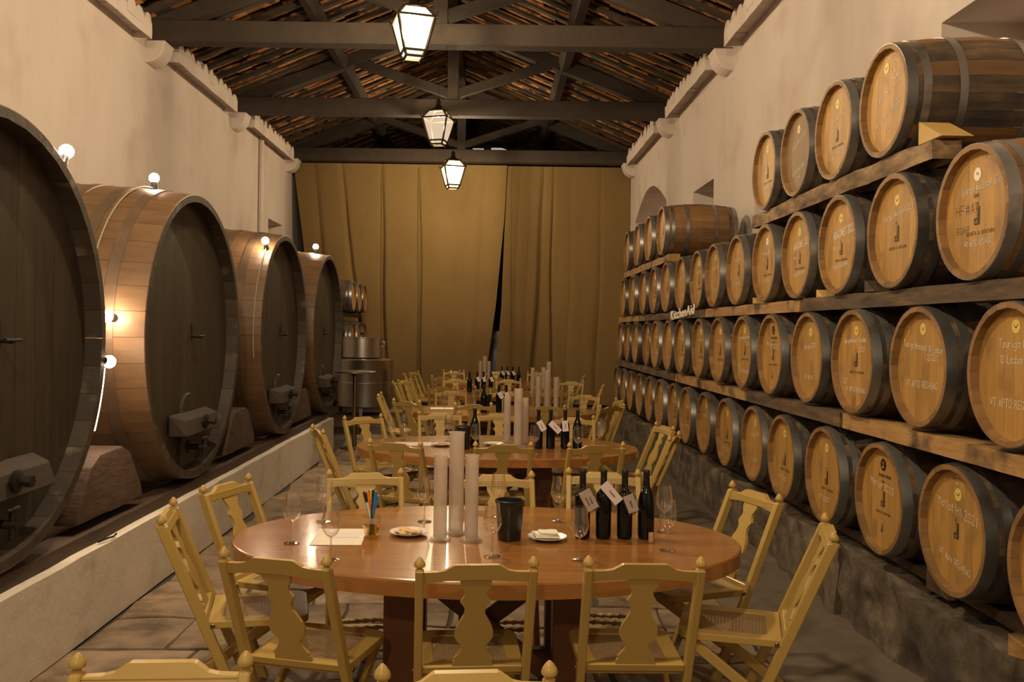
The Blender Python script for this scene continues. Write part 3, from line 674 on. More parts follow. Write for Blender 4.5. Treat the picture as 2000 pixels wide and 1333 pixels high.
def marks(spec, seed=1):
    """spec = list of tuples; returns [(name, mesh)] placed on the head plane"""
    out = []; ck = MB(); ink = MB()
    for t in spec:
        if t[0] == 'c': strokes(ck, t[1], t[2], t[3], t[4], wd=.0032 if len(t) < 6 or t[5] is None else t[5], slant=t[6] if len(t) > 6 else 0, seed=seed, squeeze=t[7] if len(t) > 7 else 1)
        elif t[0] == 'i': strokes(ink, t[1], t[2], t[3], t[4], wd=t[5] if len(t) > 5 else .002, jit=.05, seed=seed)
        elif t[0] == 'circ': disc(ck, t[1], t[2], t[3], w2=.003)
        elif t[0] == 'tower': tower(ink, t[1], t[2], t[3])
        elif t[0] == 'st':
            m = MB(); disc(m, t[1], t[2], .030); out.append(('sticker', m.mesh('sticker', M[t[3] if len(t) > 3 else 'sticker'])))
            if len(t) < 4: smile(ink, t[1], t[2], .026)
            elif t[3] == 'whitesticker': strokes(ink, 'TN', t[1] + .010, t[2] - .004, .012, .0015, -.002)
        elif t[0] == 'bs':
            m = MB(); disc(m, t[1], t[2], .034); out.append(('sticker', m.mesh('sticker', M['blacksticker'])))
            m = MB(); flat(m, [(t[1] + .006, t[2] - .004), (t[1] - .007, t[2] - .004), (t[1] - .010, t[2] + .010), (t[1] - .001, t[2] + .024), (t[1] + .009, t[2] + .012)], -.0022); out.append(('printed_flame', m.mesh('printed_flame', M['red'])))
            m = MB(); strokes(m, 'GRES', t[1] + .017, t[2] - .018, .008, .0012, -.0022, jit=.05); out.append(('sticker_print', m.mesh('sticker_print', M['whitesticker'])))
    if ck.v: out.append(('chalk_writing', ck.mesh('chalk_writing', M['chalk'])))
    if ink.v: out.append(('stamp', ink.mesh('stamp', M['ink'])))
    return out
QN = 'QUINTA & VENTURA'
W = {}
W['tn10'] = marks([('st', 0, .19), ('c', 'Touriga Nacional 10 Lenhas', .20, .10, .034, None, -.08, .60), ('c', '2021', -.05, .035, .030), ('c', 'VT APTO REG+BAG', .17, -.105, .032, None, 0, .75)], 3)
W['tn10b'] = marks([('st', -.01, .20), ('c', 'Touriga Nac', .11, .11, .036, None, 0, .8), ('c', '10 Lenhas', .10, .045, .034, None, 0, .7), ('c', 'VT APTO REG+BAG', .17, -.14, .034, None, 0, .75)], 5)
W['bf'] = marks([('st', 0, .18), ('c', 'Touriga Nacional 10 Lenhas', .18, .105, .026, None, .04, .62), ('c', '2021', -.04, .06, .026), ('tower', 0, -.03, .105), ('i', QN, .085, -.07, .014), ('c', 'BF', .17, -.14, .034), ('c', 'VT APTO REG+BAG', .14, -.18, .028, None, 0, .72)], 7)
W['merlotH1'] = marks([('c', '5', 0.01, .215, .034), ('st', -.01, .165), ('c', 'Merlot H1 2021', .17, .095, .042, None, -.14, .78), ('tower', 0, -.04, .095), ('c', 'VT Apto REG+BAG', .15, -.14, .03, None, -.18, .72)], 11)
W['insp'] = marks([('bs', 0, .185), ('i', 'Inspiration', .055, .118, .020, .0035), ('i', '2021', .02, .085, .013), ('c', 'Merlot 2023', .15, .065, .034, None, -.1, .95), ('tower', 0, -.045, .11), ('i', QN, .085, -.085, .013), ('tower', .01, -.185, .05)], 13)
W['tn21'] = marks([('st', .0, .17, 'whitesticker'), ('c', 'Touriga Nacional 2021', .13, .085, .034, None, .08, .60), ('i', 'BAR', .025, .068, .015), ('tower', 0, -.055, .105), ('i', 'HF#A4', .18, .0, .045, .002), ('i', 'BOAR', .17, -.085, .03, .0018), ('i', QN, .085, -.10, .016), ('c', 'VT APTO REG+BIO', .10, -.15, .024, None, .02, .72)], 17)
W['tn21b'] = marks([('st', 0, .165), ('c', 'Touriga Nacional 2021', .16, .06, .034, None, .12, .62), ('tower', 0, -.055, .11), ('i', QN, .085, -.095, .014)], 19)
W['arag'] = marks([('st', 0, .165), ('c', 'ARAGONES 2021', .12, .04, .044, .006, .1, .62), ('tower', 0, -.06, .095), ('c', 'TPV', .12, -.03, .022), ('i', QN, .085, -.1, .013), ('c', 'VT APTO REG+BAG', .12, -.15, .024, None, .1, .7)], 23)
W['pinotA'] = marks([('c', '4', .03, .235, .02), ('st', .02, .185), ('circ', -.085, .155, .05), ('c', 'A', -.07, .135, .036, .003), ('c', 'Pinot Noir 2021', .14, -.0, .034, None, .30, .80), ('c', 'VT APTO REG+BAG', .14, -.13, .032, None, .30, .70), ('c', 'BIO', .03, -.165, .028, None, .3)], 29)
W['pinot'] = marks([('st', 0, .165), ('c', 'Pinot Noir 2021', .12, .03, .034, None, .28, .70), ('c', 'VT APTO REG+BAG', .12, -.155, .026, None, .2, .7), ('c', 'BIO', .01, -.185, .022, None, .3)], 31)
W['pinott'] = marks([('st', 0, .165), ('c', 'Pinot Noir 2021', .12, .03, .034, None, .28, .70), ('tower', 0, -.07, .09), ('i', QN, .085, -.105, .013), ('c', 'VT APTO REG+BAG', .12, -.18, .026, None, .2, .7)], 37)
W['far1'] = marks([('st', 0, .17, 'whitesticker'), ('tower', 0, -.05, .11), ('c', 'Touriga 2021', .12, .07, .026, None, 0, .8), ('i', QN, .085, -.1, .014), ('c', 'VT APTO', .10, -.15, .026)], 41)
W['far2'] = marks([('tower', 0, -.05, .12), ('c', 'Aragones', .12, .08, .03), ('c', 'VT APTO REG', .13, -.13, .026, None, 0, .8)], 43)
W['far3'] = marks([('st', 0, .17), ('c', 'Touriga 2021', .13, .05, .03, None, .1, .8), ('c', 'VT APTO', .11, -.15, .026)], 47)
W['low'] = marks([('st', 0, .17), ('tower', 0, -.06, .11), ('i', QN, .085, -.1, .014), ('c', 'VT 2023', .12, -.17, .028)], 53)
BX = 2.12; ROWZ = {1: .855, 2: 1.595, 3: 2.306, 4: 3.033}; BB = brad(BL / 2)
def barrel(y, row, label, wr_, detail=True, head='o', st='d', group=None, x=BX, z=None, roll=0.0):
    zc = ROWZ[row] if z is None else z
    r = empty('oak_barrel', (x, y, zc - BB), label=label, cat='barrel', group=group)
    L = (0, 0, BB)
    if detail:
        for k in range(NB): place('stave', BST['l' if (st == 'l' or (st == 'm' and k % 7 in (1, 4))) else 'd'], r, L, ((k + .5) * 2 * PI / NB + roll, 0, 0))
        hb = place('barrel_head', MB().lathe([(0, .0655), (BR - .024, .0655), (BR - .024, .075), (0, .075)], 24, 'x').mesh('barrel_head', M['dark']), r, L) if False else None
        for m in BHB[head]: place('head_board', m, r, L, (roll, 0, 0))
    else:
        place('barrel_body', BBD, r, L); place('barrel_head', BHD, r, L)
    for m in BHP: place('hoop', m, r, L, (roll, 0, 0))
    for nm, m in (W[wr_] if wr_ else []): place(nm, m, r, (.034, 0, BB))
    return r
ORD = ['first', 'second', 'third', 'fourth', 'fifth', 'sixth', 'seventh', 'eighth', 'ninth', 'tenth', 'eleventh', 'twelfth', 'thirteenth', 'fourteenth', 'fifteenth', 'sixteenth']
RN = {1: 'bottom row', 2: 'second row from the floor', 3: 'third row from the floor'}
YS = {1: [3.31, 4.10, 4.87, 5.67, 6.46, 7.23, 8.02, 8.83, 9.62, 10.40, 11.17, 11.95, 12.74, 13.55, 14.34, 15.11],
      2: [3.67, 4.45, 5.21, 6.0, 6.76, 7.52, 8.33, 9.16, 9.95, 10.71, 11.48, 12.24, 13.13, 13.92, 14.68],
      3: [3.96, 4.72, 5.48, 6.24, 6.97, 7.79, 8.54, 9.27, 10.05, 10.89, 11.70, 12.52, 13.42, 14.33]}
WS = {1: [('low', 'd'), ('merlotH1', 'd'), ('insp', 'm'), ('low', 'd'), ('low', 'd'), ('far3', 'm'), ('low', 'd')], 2: [('tn10b', 'd'), ('tn10', 'd'), ('bf', 'd'), ('far3', 'd'), ('insp', 'm'), ('bf', 'd'), ('far1', 'd'), ('far1', 'd')],
      3: [('tn21', 'l'), ('tn21b', 'd'), ('arag', 'd'), ('arag', 'd'), ('far1', 'd'), ('far2', 'd'), ('far3', 'd'), ('far1', 'd')]}
SAY = {(1, 0): 'oak barrel cut off by the right edge of the photo, bottom row', (1, 1): 'oak barrel chalked 5 and Merlot H1 2021, bottom row', (1, 2): 'oak barrel stamped Inspiration with a shiny front hoop, bottom row',
       (2, 0): 'oak barrel chalked 10 Lenhas, cut off by the right edge, second row from the floor', (2, 1): 'oak barrel chalked Touriga Nacional 10 Lenhas 2021 without a tower stamp', (2, 2): 'oak barrel chalked BF with a tower stamp, second row from the floor',
       (2, 4): 'oak barrel with a black round sticker and stamped Inspiration, second row from the floor', (3, 0): 'oak barrel with a white round sticker and pale staves, nearest in the third row',
       (3, 1): 'oak barrel chalked Touriga Nacional 2021 with a yellow sticker, second in the third row', (3, 2): 'oak barrel chalked Aragones 2021, third from the right in the third row'}
for row in (1, 2, 3):
    for i, y in enumerate(YS[row]):
        wn, st = WS[row][i] if i < len(WS[row]) else (['far2', 'far1', 'far3'][(i + row) % 3], 'd')
        lb = SAY.get((row, i), 'oak barrel in the %s, %s from the right end' % (RN[row], ORD[i]))
        barrel(y, row, lb, wn, detail=y < 9.4, st=st, group='barrels stacked in the ' + RN[row], head='o', x=BX + random.uniform(-.012, .012))
for y, wn, hd, st, lb in ((4.86, 'pinotA', 'o', 'm', 'large dark-stained barrel at the top right, chalked Pinot Noir with a circled A'), (5.57, 'pinott', 'o', 'd', 'oak barrel in the near top group, second from the right, with a tower stamp'),
                          (6.27, 'pinot', 'd', 'd', 'barrel with a dark brown head in the near top group'), (6.98, 'low', 'o', 'd', 'oak barrel at the left end of the near top group')):
    barrel(y, 4, lb, wn, head=hd, st=st, group='barrels on the near top plank', roll=.1)
for y, wn, lb in ((11.21, 'far2', 'reddish barrel seen side on with shiny hoops, right end of the far top group'), (12.13, 'far2', 'oak barrel second from the right in the far top group'),
                  (13.08, None, 'oak barrel third from the right in the far top group'), (14.06, None, 'oak barrel at the left end of the far top group')):
    barrel(y, 4, lb, wn, detail=y < 11.5, st='l', group='barrels on the far top plank')
# small stack behind the steel tank
for zi, (z, ys_) in enumerate(((2.40, (18.0, 18.8, 19.6)), (1.56, (18.0, 18.8, 19.6)))):
    for i, y in enumerate(ys_):
        barrel(y, 1, 'small pale barrel in the %s tier behind the steel tank, %s from the left' % (('upper', 'lower')[zi], ORD[i]), None, detail=False, x=-2.80, z=z, group='barrels stacked behind the steel tank').rotation_euler = (0, 0, PI)
rk = empty('barrel_rack', (-3.25, 19.1, 0), label='dark metal rack carrying the barrels behind the steel tank', cat='rack')
for z in (1.16, 2.01):
    for x in (.28, -.28): place('rack_rail', MB().box(x - .03, x + .03, -1.49, .93, z - .03, z + .045).mesh('rack_rail', M['iron']), rk)
for x in (.28, -.28):
    for y in (-1.49, .90): place('rack_post', MB().box(x - .03, x + .03, y - .03, y + .03, 0, 2.0).mesh('rack_post', M['iron']), rk)

# ------------------------------------------------------------------ planks under the barrel rows, wedges, sign
def plank(y0, y1, z, h, m, label, x0=BX + .03, x1=BX + .17, amp=.006, grp='planks between the barrel rows'):
    me = rough_block(x0 - BX, x1 - BX, 0, y1 - y0, 0, h, 2, max(8, int((y1 - y0) * 9)), 2, amp, 3, y0 * 1.3 + z, M[m], 'plank', 40)
    place('plank', me, None, (BX, y0, z), label=label, cat='plank', group=grp)
Z12, Z23, Z34 = 1.182, 1.908, 2.622
plank(2.9, 5.42, Z12, .088, 'planklight', 'pale plank on the bottom row at the right edge of the photo')
plank(5.46, 7.45, Z12, .088, 'plankdark', 'dark plank on the bottom row left of the pale one')
plank(7.5, 10.35, Z12, .085, 'planklight', 'weathered brown plank on the middle of the bottom row')
plank(10.4, 15.4, Z12, .085, 'plankdark', 'dark plank on the far end of the bottom row')
plank(2.9, 6.15, Z23, .088, 'plankdark', 'dark blotched plank on the second row at the right edge')
plank(6.2, 8.95, Z23, .085, 'planklight', 'pale brown plank on the second row right of the sign')
plank(9.0, 12.5, Z23, .085, 'plankdark', 'dark plank on the second row behind the white lettering')
plank(12.55, 15.0, Z23, .085, 'planklight', 'pale plank at the far end of the second row')
plank(4.35, 7.35, Z34, .098, 'log', 'rough round-edged log under the near top barrels', amp=.016)
plank(10.85, 14.5, Z34, .09, 'planklight', 'rough plank under the far top barrels', amp=.012)
for z, nm, y0, y1 in ((Z12, 'bottom', 2.9, 15.4), (Z23, 'second', 2.9, 15.0), (Z34, 'third', 3.6, 14.6)):
    plank(y0, y1, z, .088, 'plankdark', 'rear plank at the wall on top of the %s barrel row' % nm, BX + .74, BX + .86)
plank(1.5, 15.5, .478, .05, 'oldwood', 'dark front rail on the stone plinth under the bottom row', BX + .16, BX + .28, grp='rails on the stone plinth')
plank(1.5, 15.5, .478, .05, 'oldwood', 'dark rear rail on the stone plinth under the bottom row', BX + .66, BX + .78, grp='rails on the stone plinth')
def wedge(x, y, z, s, L, label, m='newwood', rot=0.0):
    me = MB().prism([(-.09 * s, 0), (.09 * s, 0), (.09 * s, .09 * s)], 0, L, 'x').mesh('wedge', M[m], bevel=.003)
    place('wooden_wedge', me, None, (x, y, z), (0, 0, rot), label=label, cat='wedge', group='wedges chocking the barrels')
wedge(2.17, 4.42, Z34 + .102, 1.35, .16, 'new yellow wooden wedge on the log under the top right barrel')
wedge(2.16, 5.08, Z23 + .09, .8, .1, 'dark wedge under the second barrel of the third row', 'plankdark')
wedge(2.16, 5.86, Z23 + .088, .6, .1, 'small yellow wedge on the plank under the third barrel of the third row')
wedge(2.16, 7.3, Z23 + .088, .6, .1, 'small yellow wedge on the pale brown plank')
wedge(2.16, 3.53, .455, 1.0, .1, 'loose wooden block on the stone plinth at the right edge', 'planklight', .5)
wedge(2.20, 3.36, .455, .9, .12, 'lower loose wooden block at the right edge of the photo', 'planklight', 1.9)
wedge(2.25, 4.45, .455, 1.2, .2, 'dark block on the stone plinth between the two nearest barrels', 'oldwood')
wedge(2.15, 5.62, Z34 + .098, .7, .1, 'small wedge on the log under the near top group', 'log')
sg = empty('lettered_sign', (BX - .012, 10.44, 1.895), (0, 0, 0), label='white cut-out lettering reading KitchenAid on the plank between the barrel rows', cat='sign')
def text_mesh(s, size, depth, m, bold=0.0, name='letters'):
    cu = bpy.data.curves.new('t', 'FONT'); cu.body = s; cu.size = size; cu.extrude = depth; cu.offset = bold; cu.resolution_u = 3
    o = bpy.data.objects.new('t', cu); COL.objects.link(o); dg = bpy.context.evaluated_depsgraph_get(); dg.update()
    me = bpy.data.meshes.new_from_object(o.evaluated_get(dg)); bpy.data.objects.remove(o); me.name = name
    me.materials.clear(); me.materials.append(m); return me
lx = 0
for ch in 'KitchenAid':
    me = text_mesh(ch, .15, .004, M['signwhite'], .0016, 'letter')
    xs = [v.co.x for v in me.vertices]; x0, x1 = min(xs), max(xs)
    sx = 1.50
    for v in me.vertices: v.co = Vector((-v.co.z, -((v.co.x - x0) * sx + lx), v.co.y + .045 * ((v.co.x - x0) * sx + lx)))
    me.flip_normals() if False else None
    lx += (x1 - x0) * sx + .034
    place('letter', me, sg)
print('sign width', lx)

# ------------------------------------------------------------------ chairs
def bk(z): return -.10 - .417 * (z - .45)
def shear(mb):
    mb.v = [(x, y + bk(z), z) for x, y, z in mb.v]; return mb
PX = .205
CM = {}
mb = MB()
zz = [0, .15, .3, .45, .6, .75, .888]
def post_y(z): return bk(z) if z >= .45 else -.10 + (.45 - z) * .417 * 1.02
vs = []
for z in zz:
    for (a, b2) in ((-.0155, -.024), (.0155, -.024), (.0155, .024), (-.0155, .024)): vs.append((a, post_y(z) + b2, z))
n = len(zz); CM['back_post'] = MB().add(vs, [(0, 3, 2, 1), tuple(range(n * 4 - 4, n * 4))] + [(i * 4 + k, i * 4 + (k + 1) % 4, i * 4 + 4 + (k + 1) % 4, i * 4 + 4 + k) for i in range(n - 1) for k in range(4)]).mesh('back_post', M['chair'], bevel=.005)
CM['finial'] = MB().lathe([(0, -.004), (.015, -.004), (.0155, .002), (.010, .006), (.010, .009), (.0195, .013), (.0215, .020), (.018, .030), (.010, .041), (.004, .047), (0, .048)], 10, o=(0, bk(.888), .888)).mesh('finial', M['chair'], smooth=50)
top = [(-.19, .880), (-.14, .882), (-.115, .887), (-.085, .906), (-.078, .909), (.078, .909), (.085, .906), (.115, .887), (.14, .882), (.19, .880)]
bot = [(.19, .838), (.1, .846), (0, .850), (-.1, .846), (-.19, .838)]
mb = MB().prism(top + bot, -.013, .011, 'y'); shear(mb); me1 = mb
mr = MB()
for k in range(4): mr.box(-.19, .19, .009, .0145, .850 + k * .0085, .8545 + k * .0085)
shear(mr); me1.add(mr.v, mr.f); CM['top_rail'] = me1.mesh('top_rail', M['chair'])
CM['lower_rail'] = shear(MB().box(-.19, .19, -.012, .012, .450, .480)).mesh('lower_rail', M['chair'], bevel=.003)
sp = [(0, 160), (20, 153), (60, 148), (85, 128), (120, 104), (150, 108), (178, 130), (200, 146), (210, 144), (235, 118), (265, 102), (290, 100), (320, 108), (380, 148), (430, 178), (480, 191), (520, 190), (560, 165), (590, 130), (605, 113), (625, 115), (660, 135), (700, 172), (715, 188), (735, 180), (750, 196), (800, 205)]
L = [(-w_ * .000374, .852 - y_ / 800 * .376) for y_, w_ in sp]
CM['splat'] = shear(MB().prism(L + [(-x, z) for x, z in L[::-1]], -.008, .008, 'y')).mesh('splat', M['chair'])
def rrect(x0, x1, y0, y1, r0, r1, n=5):
    """r0 = radius of rear corners, r1 = of front corners"""
    out = []
    for cx, cy, r, a0 in ((x1 - r1, y1 - r1, r1, 0), (x0 + r1, y1 - r1, r1, PI / 2), (x0 + r0, y0 + r0, r0, PI), (x1 - r0, y0 + r0, r0, 1.5 * PI)):
        for k in range(n + 1): a = a0 + PI / 2 * k / n; out.append((cx + r * math.cos(a), cy + r * math.sin(a)))
    return out
def taper(p): k = 1 - .07 * (1 - (p[1] + .10) / .44); return (p[0] * k, p[1])
o_ = [taper(p) for p in rrect(-.215, .215, -.085, .345, .012, .07)]; i_ = [taper(p) for p in rrect(-.15, .15, -.025, .275, .02, .03)]
n = len(o_); ST = .462
vs = [(p[0], p[1], ST - .032) for p in o_] + [(p[0], p[1], ST) for p in o_] + [(p[0], p[1], ST) for p in i_] + [(p[0], p[1], ST - .032) for p in i_]
CM['seat_frame'] = MB().add(vs, [(a * n + i, a * n + (i + 1) % n, b2 * n + (i + 1) % n, b2 * n + i) for a, b2 in ((0, 1), (1, 2), (2, 3), (3, 0)) for i in range(n)]).mesh('seat_frame', M['chair'], smooth=35, bevel=.003)
mb = MB(); z0 = ST - .006
for k in range(21):
    x = -.15 + .30 * (k + .5) / 21
    for dx in (-.0044, .0006): mb.add([(x + dx, -.028, z0), (x + dx + .0036, -.028, z0), (x + dx + .0036, .278, z0), (x + dx, .278, z0)], [(0, 1, 2, 3)])
    y = -.025 + .30 * (k + .5) / 21
    for dy in (-.0044, .0006): mb.add([(-.152, y + dy, z0 + .0012), (.152, y + dy, z0 + .0012), (.152, y + dy + .0036, z0 + .0012), (-.152, y + dy + .0036, z0 + .0012)], [(0, 1, 2, 3)])
for k in range(-20, 41, 2):
    for sg_ in (1, -1):
        t0, t1 = max(0, k), min(21, k + 21)
        if t1 - t0 < 1: continue
        p = lambda t: ((-.15 + .30 * t / 21) * sg_, -.025 + .30 * (t - k) / 21)
        a, b2 = p(t0), p(t1); mb.add([(a[0] - .001, a[1], z0 + .002), (a[0] + .001, a[1], z0 + .002), (b2[0] + .001, b2[1], z0 + .002), (b2[0] - .001, b2[1], z0 + .002)], [(0, 1, 2, 3)])
CM['cane_panel'] = mb.mesh('cane_panel', M['cane'])
LEGX = .178
CM['leg'] = MB().bar((0, .305, .425), (0, -.255, .012), .022, .046, (0, .6, 1)).mesh('leg', M['chair'], bevel=.004)
def turned(x0, x1, y, z):
    pr = [(.011, x0)]; N_ = 7
    for k in range(N_):
        c = x0 + (x1 - x0) * (k + .5) / N_; pr += [(.011, c - .012), (.0155, c - .006), (.0155, c + .006), (.011, c + .012)]
    return MB().lathe(pr + [(.011, x1)], 8, 'x', (0, y, z)).mesh('stretcher', M['chair'], smooth=50)
CM['stretcher_front'] = turned(-.195, .195, post_y(.12), .12); CM['stretcher_rear'] = turned(-.17, .17, -.145, .10)
CM['hinge_bolt'] = MB().lathe([(0, 0), (.011, 0), (.009, .004), (0, .005)], 10, 'x').mesh('hinge_bolt', M['brass'], smooth=40)
def make_chair(loc, rot, label):
    r = empty('folding_chair', loc, rot, label=label, cat='chair', group='yellow folding chairs with cane seats')
    for s in (-1, 1):
        p = place('back_post', CM['back_post'], r, (s * PX, 0, 0)); place('finial', CM['finial'], p)
        place('leg', CM['leg'], r, (s * LEGX, 0, 0)); place('hinge_bolt', CM['hinge_bolt'], r, (s * .2215, -.065, .447), (0, 0, 0 if s > 0 else PI))
    for k in ('top_rail', 'lower_rail', 'splat'): place(k, CM[k], r)
    sf = place('seat_frame', CM['seat_frame'], r); place('cane_panel', CM['cane_panel'], sf)
    place('stretcher', CM['stretcher_front'], r); place('stretcher', CM['stretcher_rear'], r)
    return r
PROTO = None
def chair(mx, my, deg, label):
    """mx,my = where the middle of the back top stands, deg = heading (0 faces away from the camera)"""
    global PROTO
    a = math.radians(deg); x = mx - math.sin(a) * .29; y = my + math.cos(a) * .29
    if PROTO is None: PROTO = make_chair((x, y, 0), a, label); return
    dup(PROTO, (x, y, 0), a, label)
T1, T2, T3, T4, T5 = 'nearest round table', 'second round table', 'third round table', 'fourth round table', 'farthest round table'
for mx, my, dg, lb in (
    (-.78, 3.22, -14, 'yellow folding chair with its back to us, left of three at the ' + T1), (-.04, 3.18, 5, 'yellow folding chair with its back to us, middle of three at the ' + T1),
    (.57, 3.22, 1, 'yellow folding chair with its back to us, right of three at the ' + T1), (1.49, 3.86, 74, 'yellow folding chair at the right end of the nearest table, seen edge-on'),
    (1.42, 4.72, 109, 'yellow folding chair at the far right of the nearest table, before the stone plinth'), (-1.46, 4.01, -77, 'yellow folding chair at the left end of the nearest table, closest to the white plinth'),
    (-1.41, 4.74, -108, 'yellow folding chair at the far left of the nearest table'), (-.72, 5.15, 191, 'yellow folding chair facing us behind the nearest table, behind the pen cup'),
    (.04, 5.15, 184, 'yellow folding chair facing us behind the nearest table, behind the clear cylinders'), (.68, 5.30, 175, 'yellow folding chair facing us behind the tagged bottles of the nearest table'),
    (-.81, 2.22, 184, 'yellow folding chair cut off by the bottom left edge, only its top rail showing'), (-.05, 2.18, 185, 'yellow folding chair cut off by the bottom edge in the middle'),
    (-.70, 6.52, -20, 'yellow folding chair, left of three on our side of the ' + T2), (.10, 6.50, 5, 'yellow folding chair, middle of three on our side of the ' + T2), (.79, 6.55, 10, 'yellow folding chair, right of three on our side of the ' + T2),
    (-1.43, 7.32, -67, 'yellow folding chair at the left end of the second table by the white plinth'), (-1.21, 8.41, -138, 'yellow folding chair before the high table, left behind the ' + T2),
    (1.57, 7.95, 100, 'yellow folding chair on the right of the second table, the farther of two'), (1.50, 7.18, 68, 'yellow folding chair on the right of the second table, the nearer of two'),
    (-.51, 8.92, 189, 'yellow folding chair facing us, left of three behind the ' + T2), (.08, 8.95, 187, 'yellow folding chair facing us, middle of three behind the ' + T2), (.80, 8.66, 178, 'yellow folding chair facing us behind the bottles of the ' + T2),
    (-.19, 9.98, 12, 'yellow folding chair in the middle of our side of the ' + T3), (.62, 9.87, -1, 'yellow folding chair on the right of our side of the ' + T3), (-.98, 10.3, -38, 'yellow folding chair on the left of our side of the ' + T3),
    (-1.42, 11.3, -88, 'yellow folding chair at the left end of the ' + T3), (1.38, 10.02, 42, 'yellow folding chair at the near right of the ' + T3), (1.58, 10.85, 92, 'yellow folding chair at the right end of the ' + T3),
    (-.55, 12.15, 190, 'yellow folding chair facing us, left behind the ' + T3), (.2, 12.2, 181, 'yellow folding chair facing us, middle behind the ' + T3), (1.25, 11.75, 155, 'yellow folding chair facing us, right behind the ' + T3),
    (-.72, 13.0, -12, 'yellow folding chair on the left of our side of the ' + T4), (-.02, 12.95, 4, 'yellow folding chair in the middle of our side of the ' + T4), (.85, 13.0, 6, 'yellow folding chair on the right of our side of the ' + T4),
    (-1.5, 13.7, -78, 'yellow folding chair at the left end of the ' + T4), (1.74, 13.7, 80, 'yellow folding chair at the right end of the ' + T4), (-1.42, 14.5, -112, 'yellow folding chair at the far left of the ' + T4),
    (-.6, 15.1, 190, 'yellow folding chair facing us, left behind the ' + T4), (.3, 15.15, 182, 'yellow folding chair facing us, middle behind the ' + T4), (1.35, 14.8, 160, 'yellow folding chair facing us, right behind the ' + T4),
    (-.85, 15.75, -12, 'yellow folding chair on the left of our side of the ' + T5), (.1, 15.7, 4, 'yellow folding chair in the middle of our side of the ' + T5), (1.0, 15.8, 10, 'yellow folding chair on the right of our side of the ' + T5),
    (-1.6, 16.35, -80, 'yellow folding chair at the left end of the farthest table, nearer of two'), (-1.5, 17.2, -108, 'yellow folding chair at the left end of the farthest table, farther of two'), (1.74, 16.5, 80, 'yellow folding chair at the right end of the ' + T5),
    (-.75, 17.9, 190, 'yellow folding chair facing us, left behind the ' + T5), (.1, 17.95, 180, 'yellow folding chair facing us, middle behind the ' + T5), (.95, 17.8, 172, 'yellow folding chair facing us, right behind the ' + T5)):
    chair(mx, my, dg, lb)

# ------------------------------------------------------------------ tables
TA, TBb, TH = 1.20, .765, .76
def ell(a, b2, n=72): return [(a * math.cos(2 * PI * k / n), b2 * math.sin(2 * PI * k / n)) for k in range(n)]
RW = .055
def table_parts():
    P = []
    o_, i_ = ell(TA, TBb), ell(TA - RW, TBb - RW); n = len(o_)
    prof_o = [(.0, -.070), (.0, -.010), (-.004, -.003), (-.010, 0)]
    vs = []
    for d, z in prof_o: vs += [(x * (1 + d / TA), y * (1 + d / TBb), TH + z) for x, y in o_]
    vs += [(x, y, TH) for x, y in i_] + [(x, y, TH - .070) for x, y in i_]
    m = len(vs) // n
    P.append(('rim', MB().add(vs, [(a * n + i, a * n + (i + 1) % n, ((a + 1) % m) * n + (i + 1) % n, ((a + 1) % m) * n + i) for a in range(m) for i in range(n)]).mesh('rim', M['tabletop'], smooth=22), (0, 0, 0)))
    NBD = 12; A, B = TA - RW - .0008, TBb - RW - .0008; W_ = 2 * B / NBD
    for k in range(NBD):
        y0 = -B + k * W_ + .0006; y1 = -B + (k + 1) * W_ - .0006; y0c = max(y0, -B + .0005); y1c = min(y1, B - .0005); r = []
        for i in range(6): y = y0c + (y1c - y0c) * i / 5; r.append((A * math.sqrt(max(0, 1 - (y / B) ** 2)), y))
        P.append(('board', MB().prism(r + [(-x, y) for x, y in r[::-1]], TH - .065, TH - random.uniform(.0, .0005), 'z').mesh('board', M['tabletop']), (0, 0, 0)))
    return P
TP = table_parts()
LG = MB().box(-.075, .075, -.075, .075, 0, TH - .071).mesh('leg', M['tableleg'], bevel=.006)
RAILX = MB().box(-.30, .30, -.03, .03, -.055, .055).mesh('rail', M['tableleg'], bevel=.004); RAILY = MB().box(-.03, .03, -.17, .17, -.055, .055).mesh('rail', M['tableleg'], bevel=.004)
BR1 = MB().bar((-.30, 0, .12), (.30, 0, .58), .04, .08).mesh('brace', M['tableleg'], bevel=.004); BR2 = MB().bar((-.30, .0, .58), (.30, .0, .12), .04, .08).mesh('brace', M['tableleg'], bevel=.004)
BAT = MB().box(-.9, .9, -.05, .05, TH - .13, TH - .071).mesh('batten', M['tableleg'], bevel=.004)
def make_table(loc, label):
    r = empty('round_table', loc, label=label, cat='table', group='oval wooden tasting tables')
    for n_, m, l in TP: place(n_, m, r, l)
    for sx in (-1, 1):
        for sy in (-1, 1): place('leg', LG, r, (sx * .375, sy * .25, 0))
        place('rail', RAILY, r, (sx * .375, 0, .12)); place('rail', RAILY, r, (sx * .375, 0, .56))
    for sy in (-1, 1):
        place('rail', RAILX, r, (0, sy * .25, .62)); place('rail', RAILX, r, (0, sy * .25, .09))
    place('brace', BR1, r, (0, .03, 0)); place('brace', BR2, r, (0, -.03, 0))
    return r
TC = [(-.01, 4.24), (.06, 7.58), (.14, 10.98), (.16, 13.98), (.12, 16.75)]
tb1 = make_table((*TC[0], 0), 'glossy honey-brown wooden table nearest the camera, laid with glasses and bottles')
for c, lb in zip(TC[1:], ('glossy brown oval table second from the camera', 'brown oval table third from the camera', 'brown oval table fourth from the camera', 'brown oval table farthest away, before the curtain')): dup(tb1, (*c, 0), 0, lb)

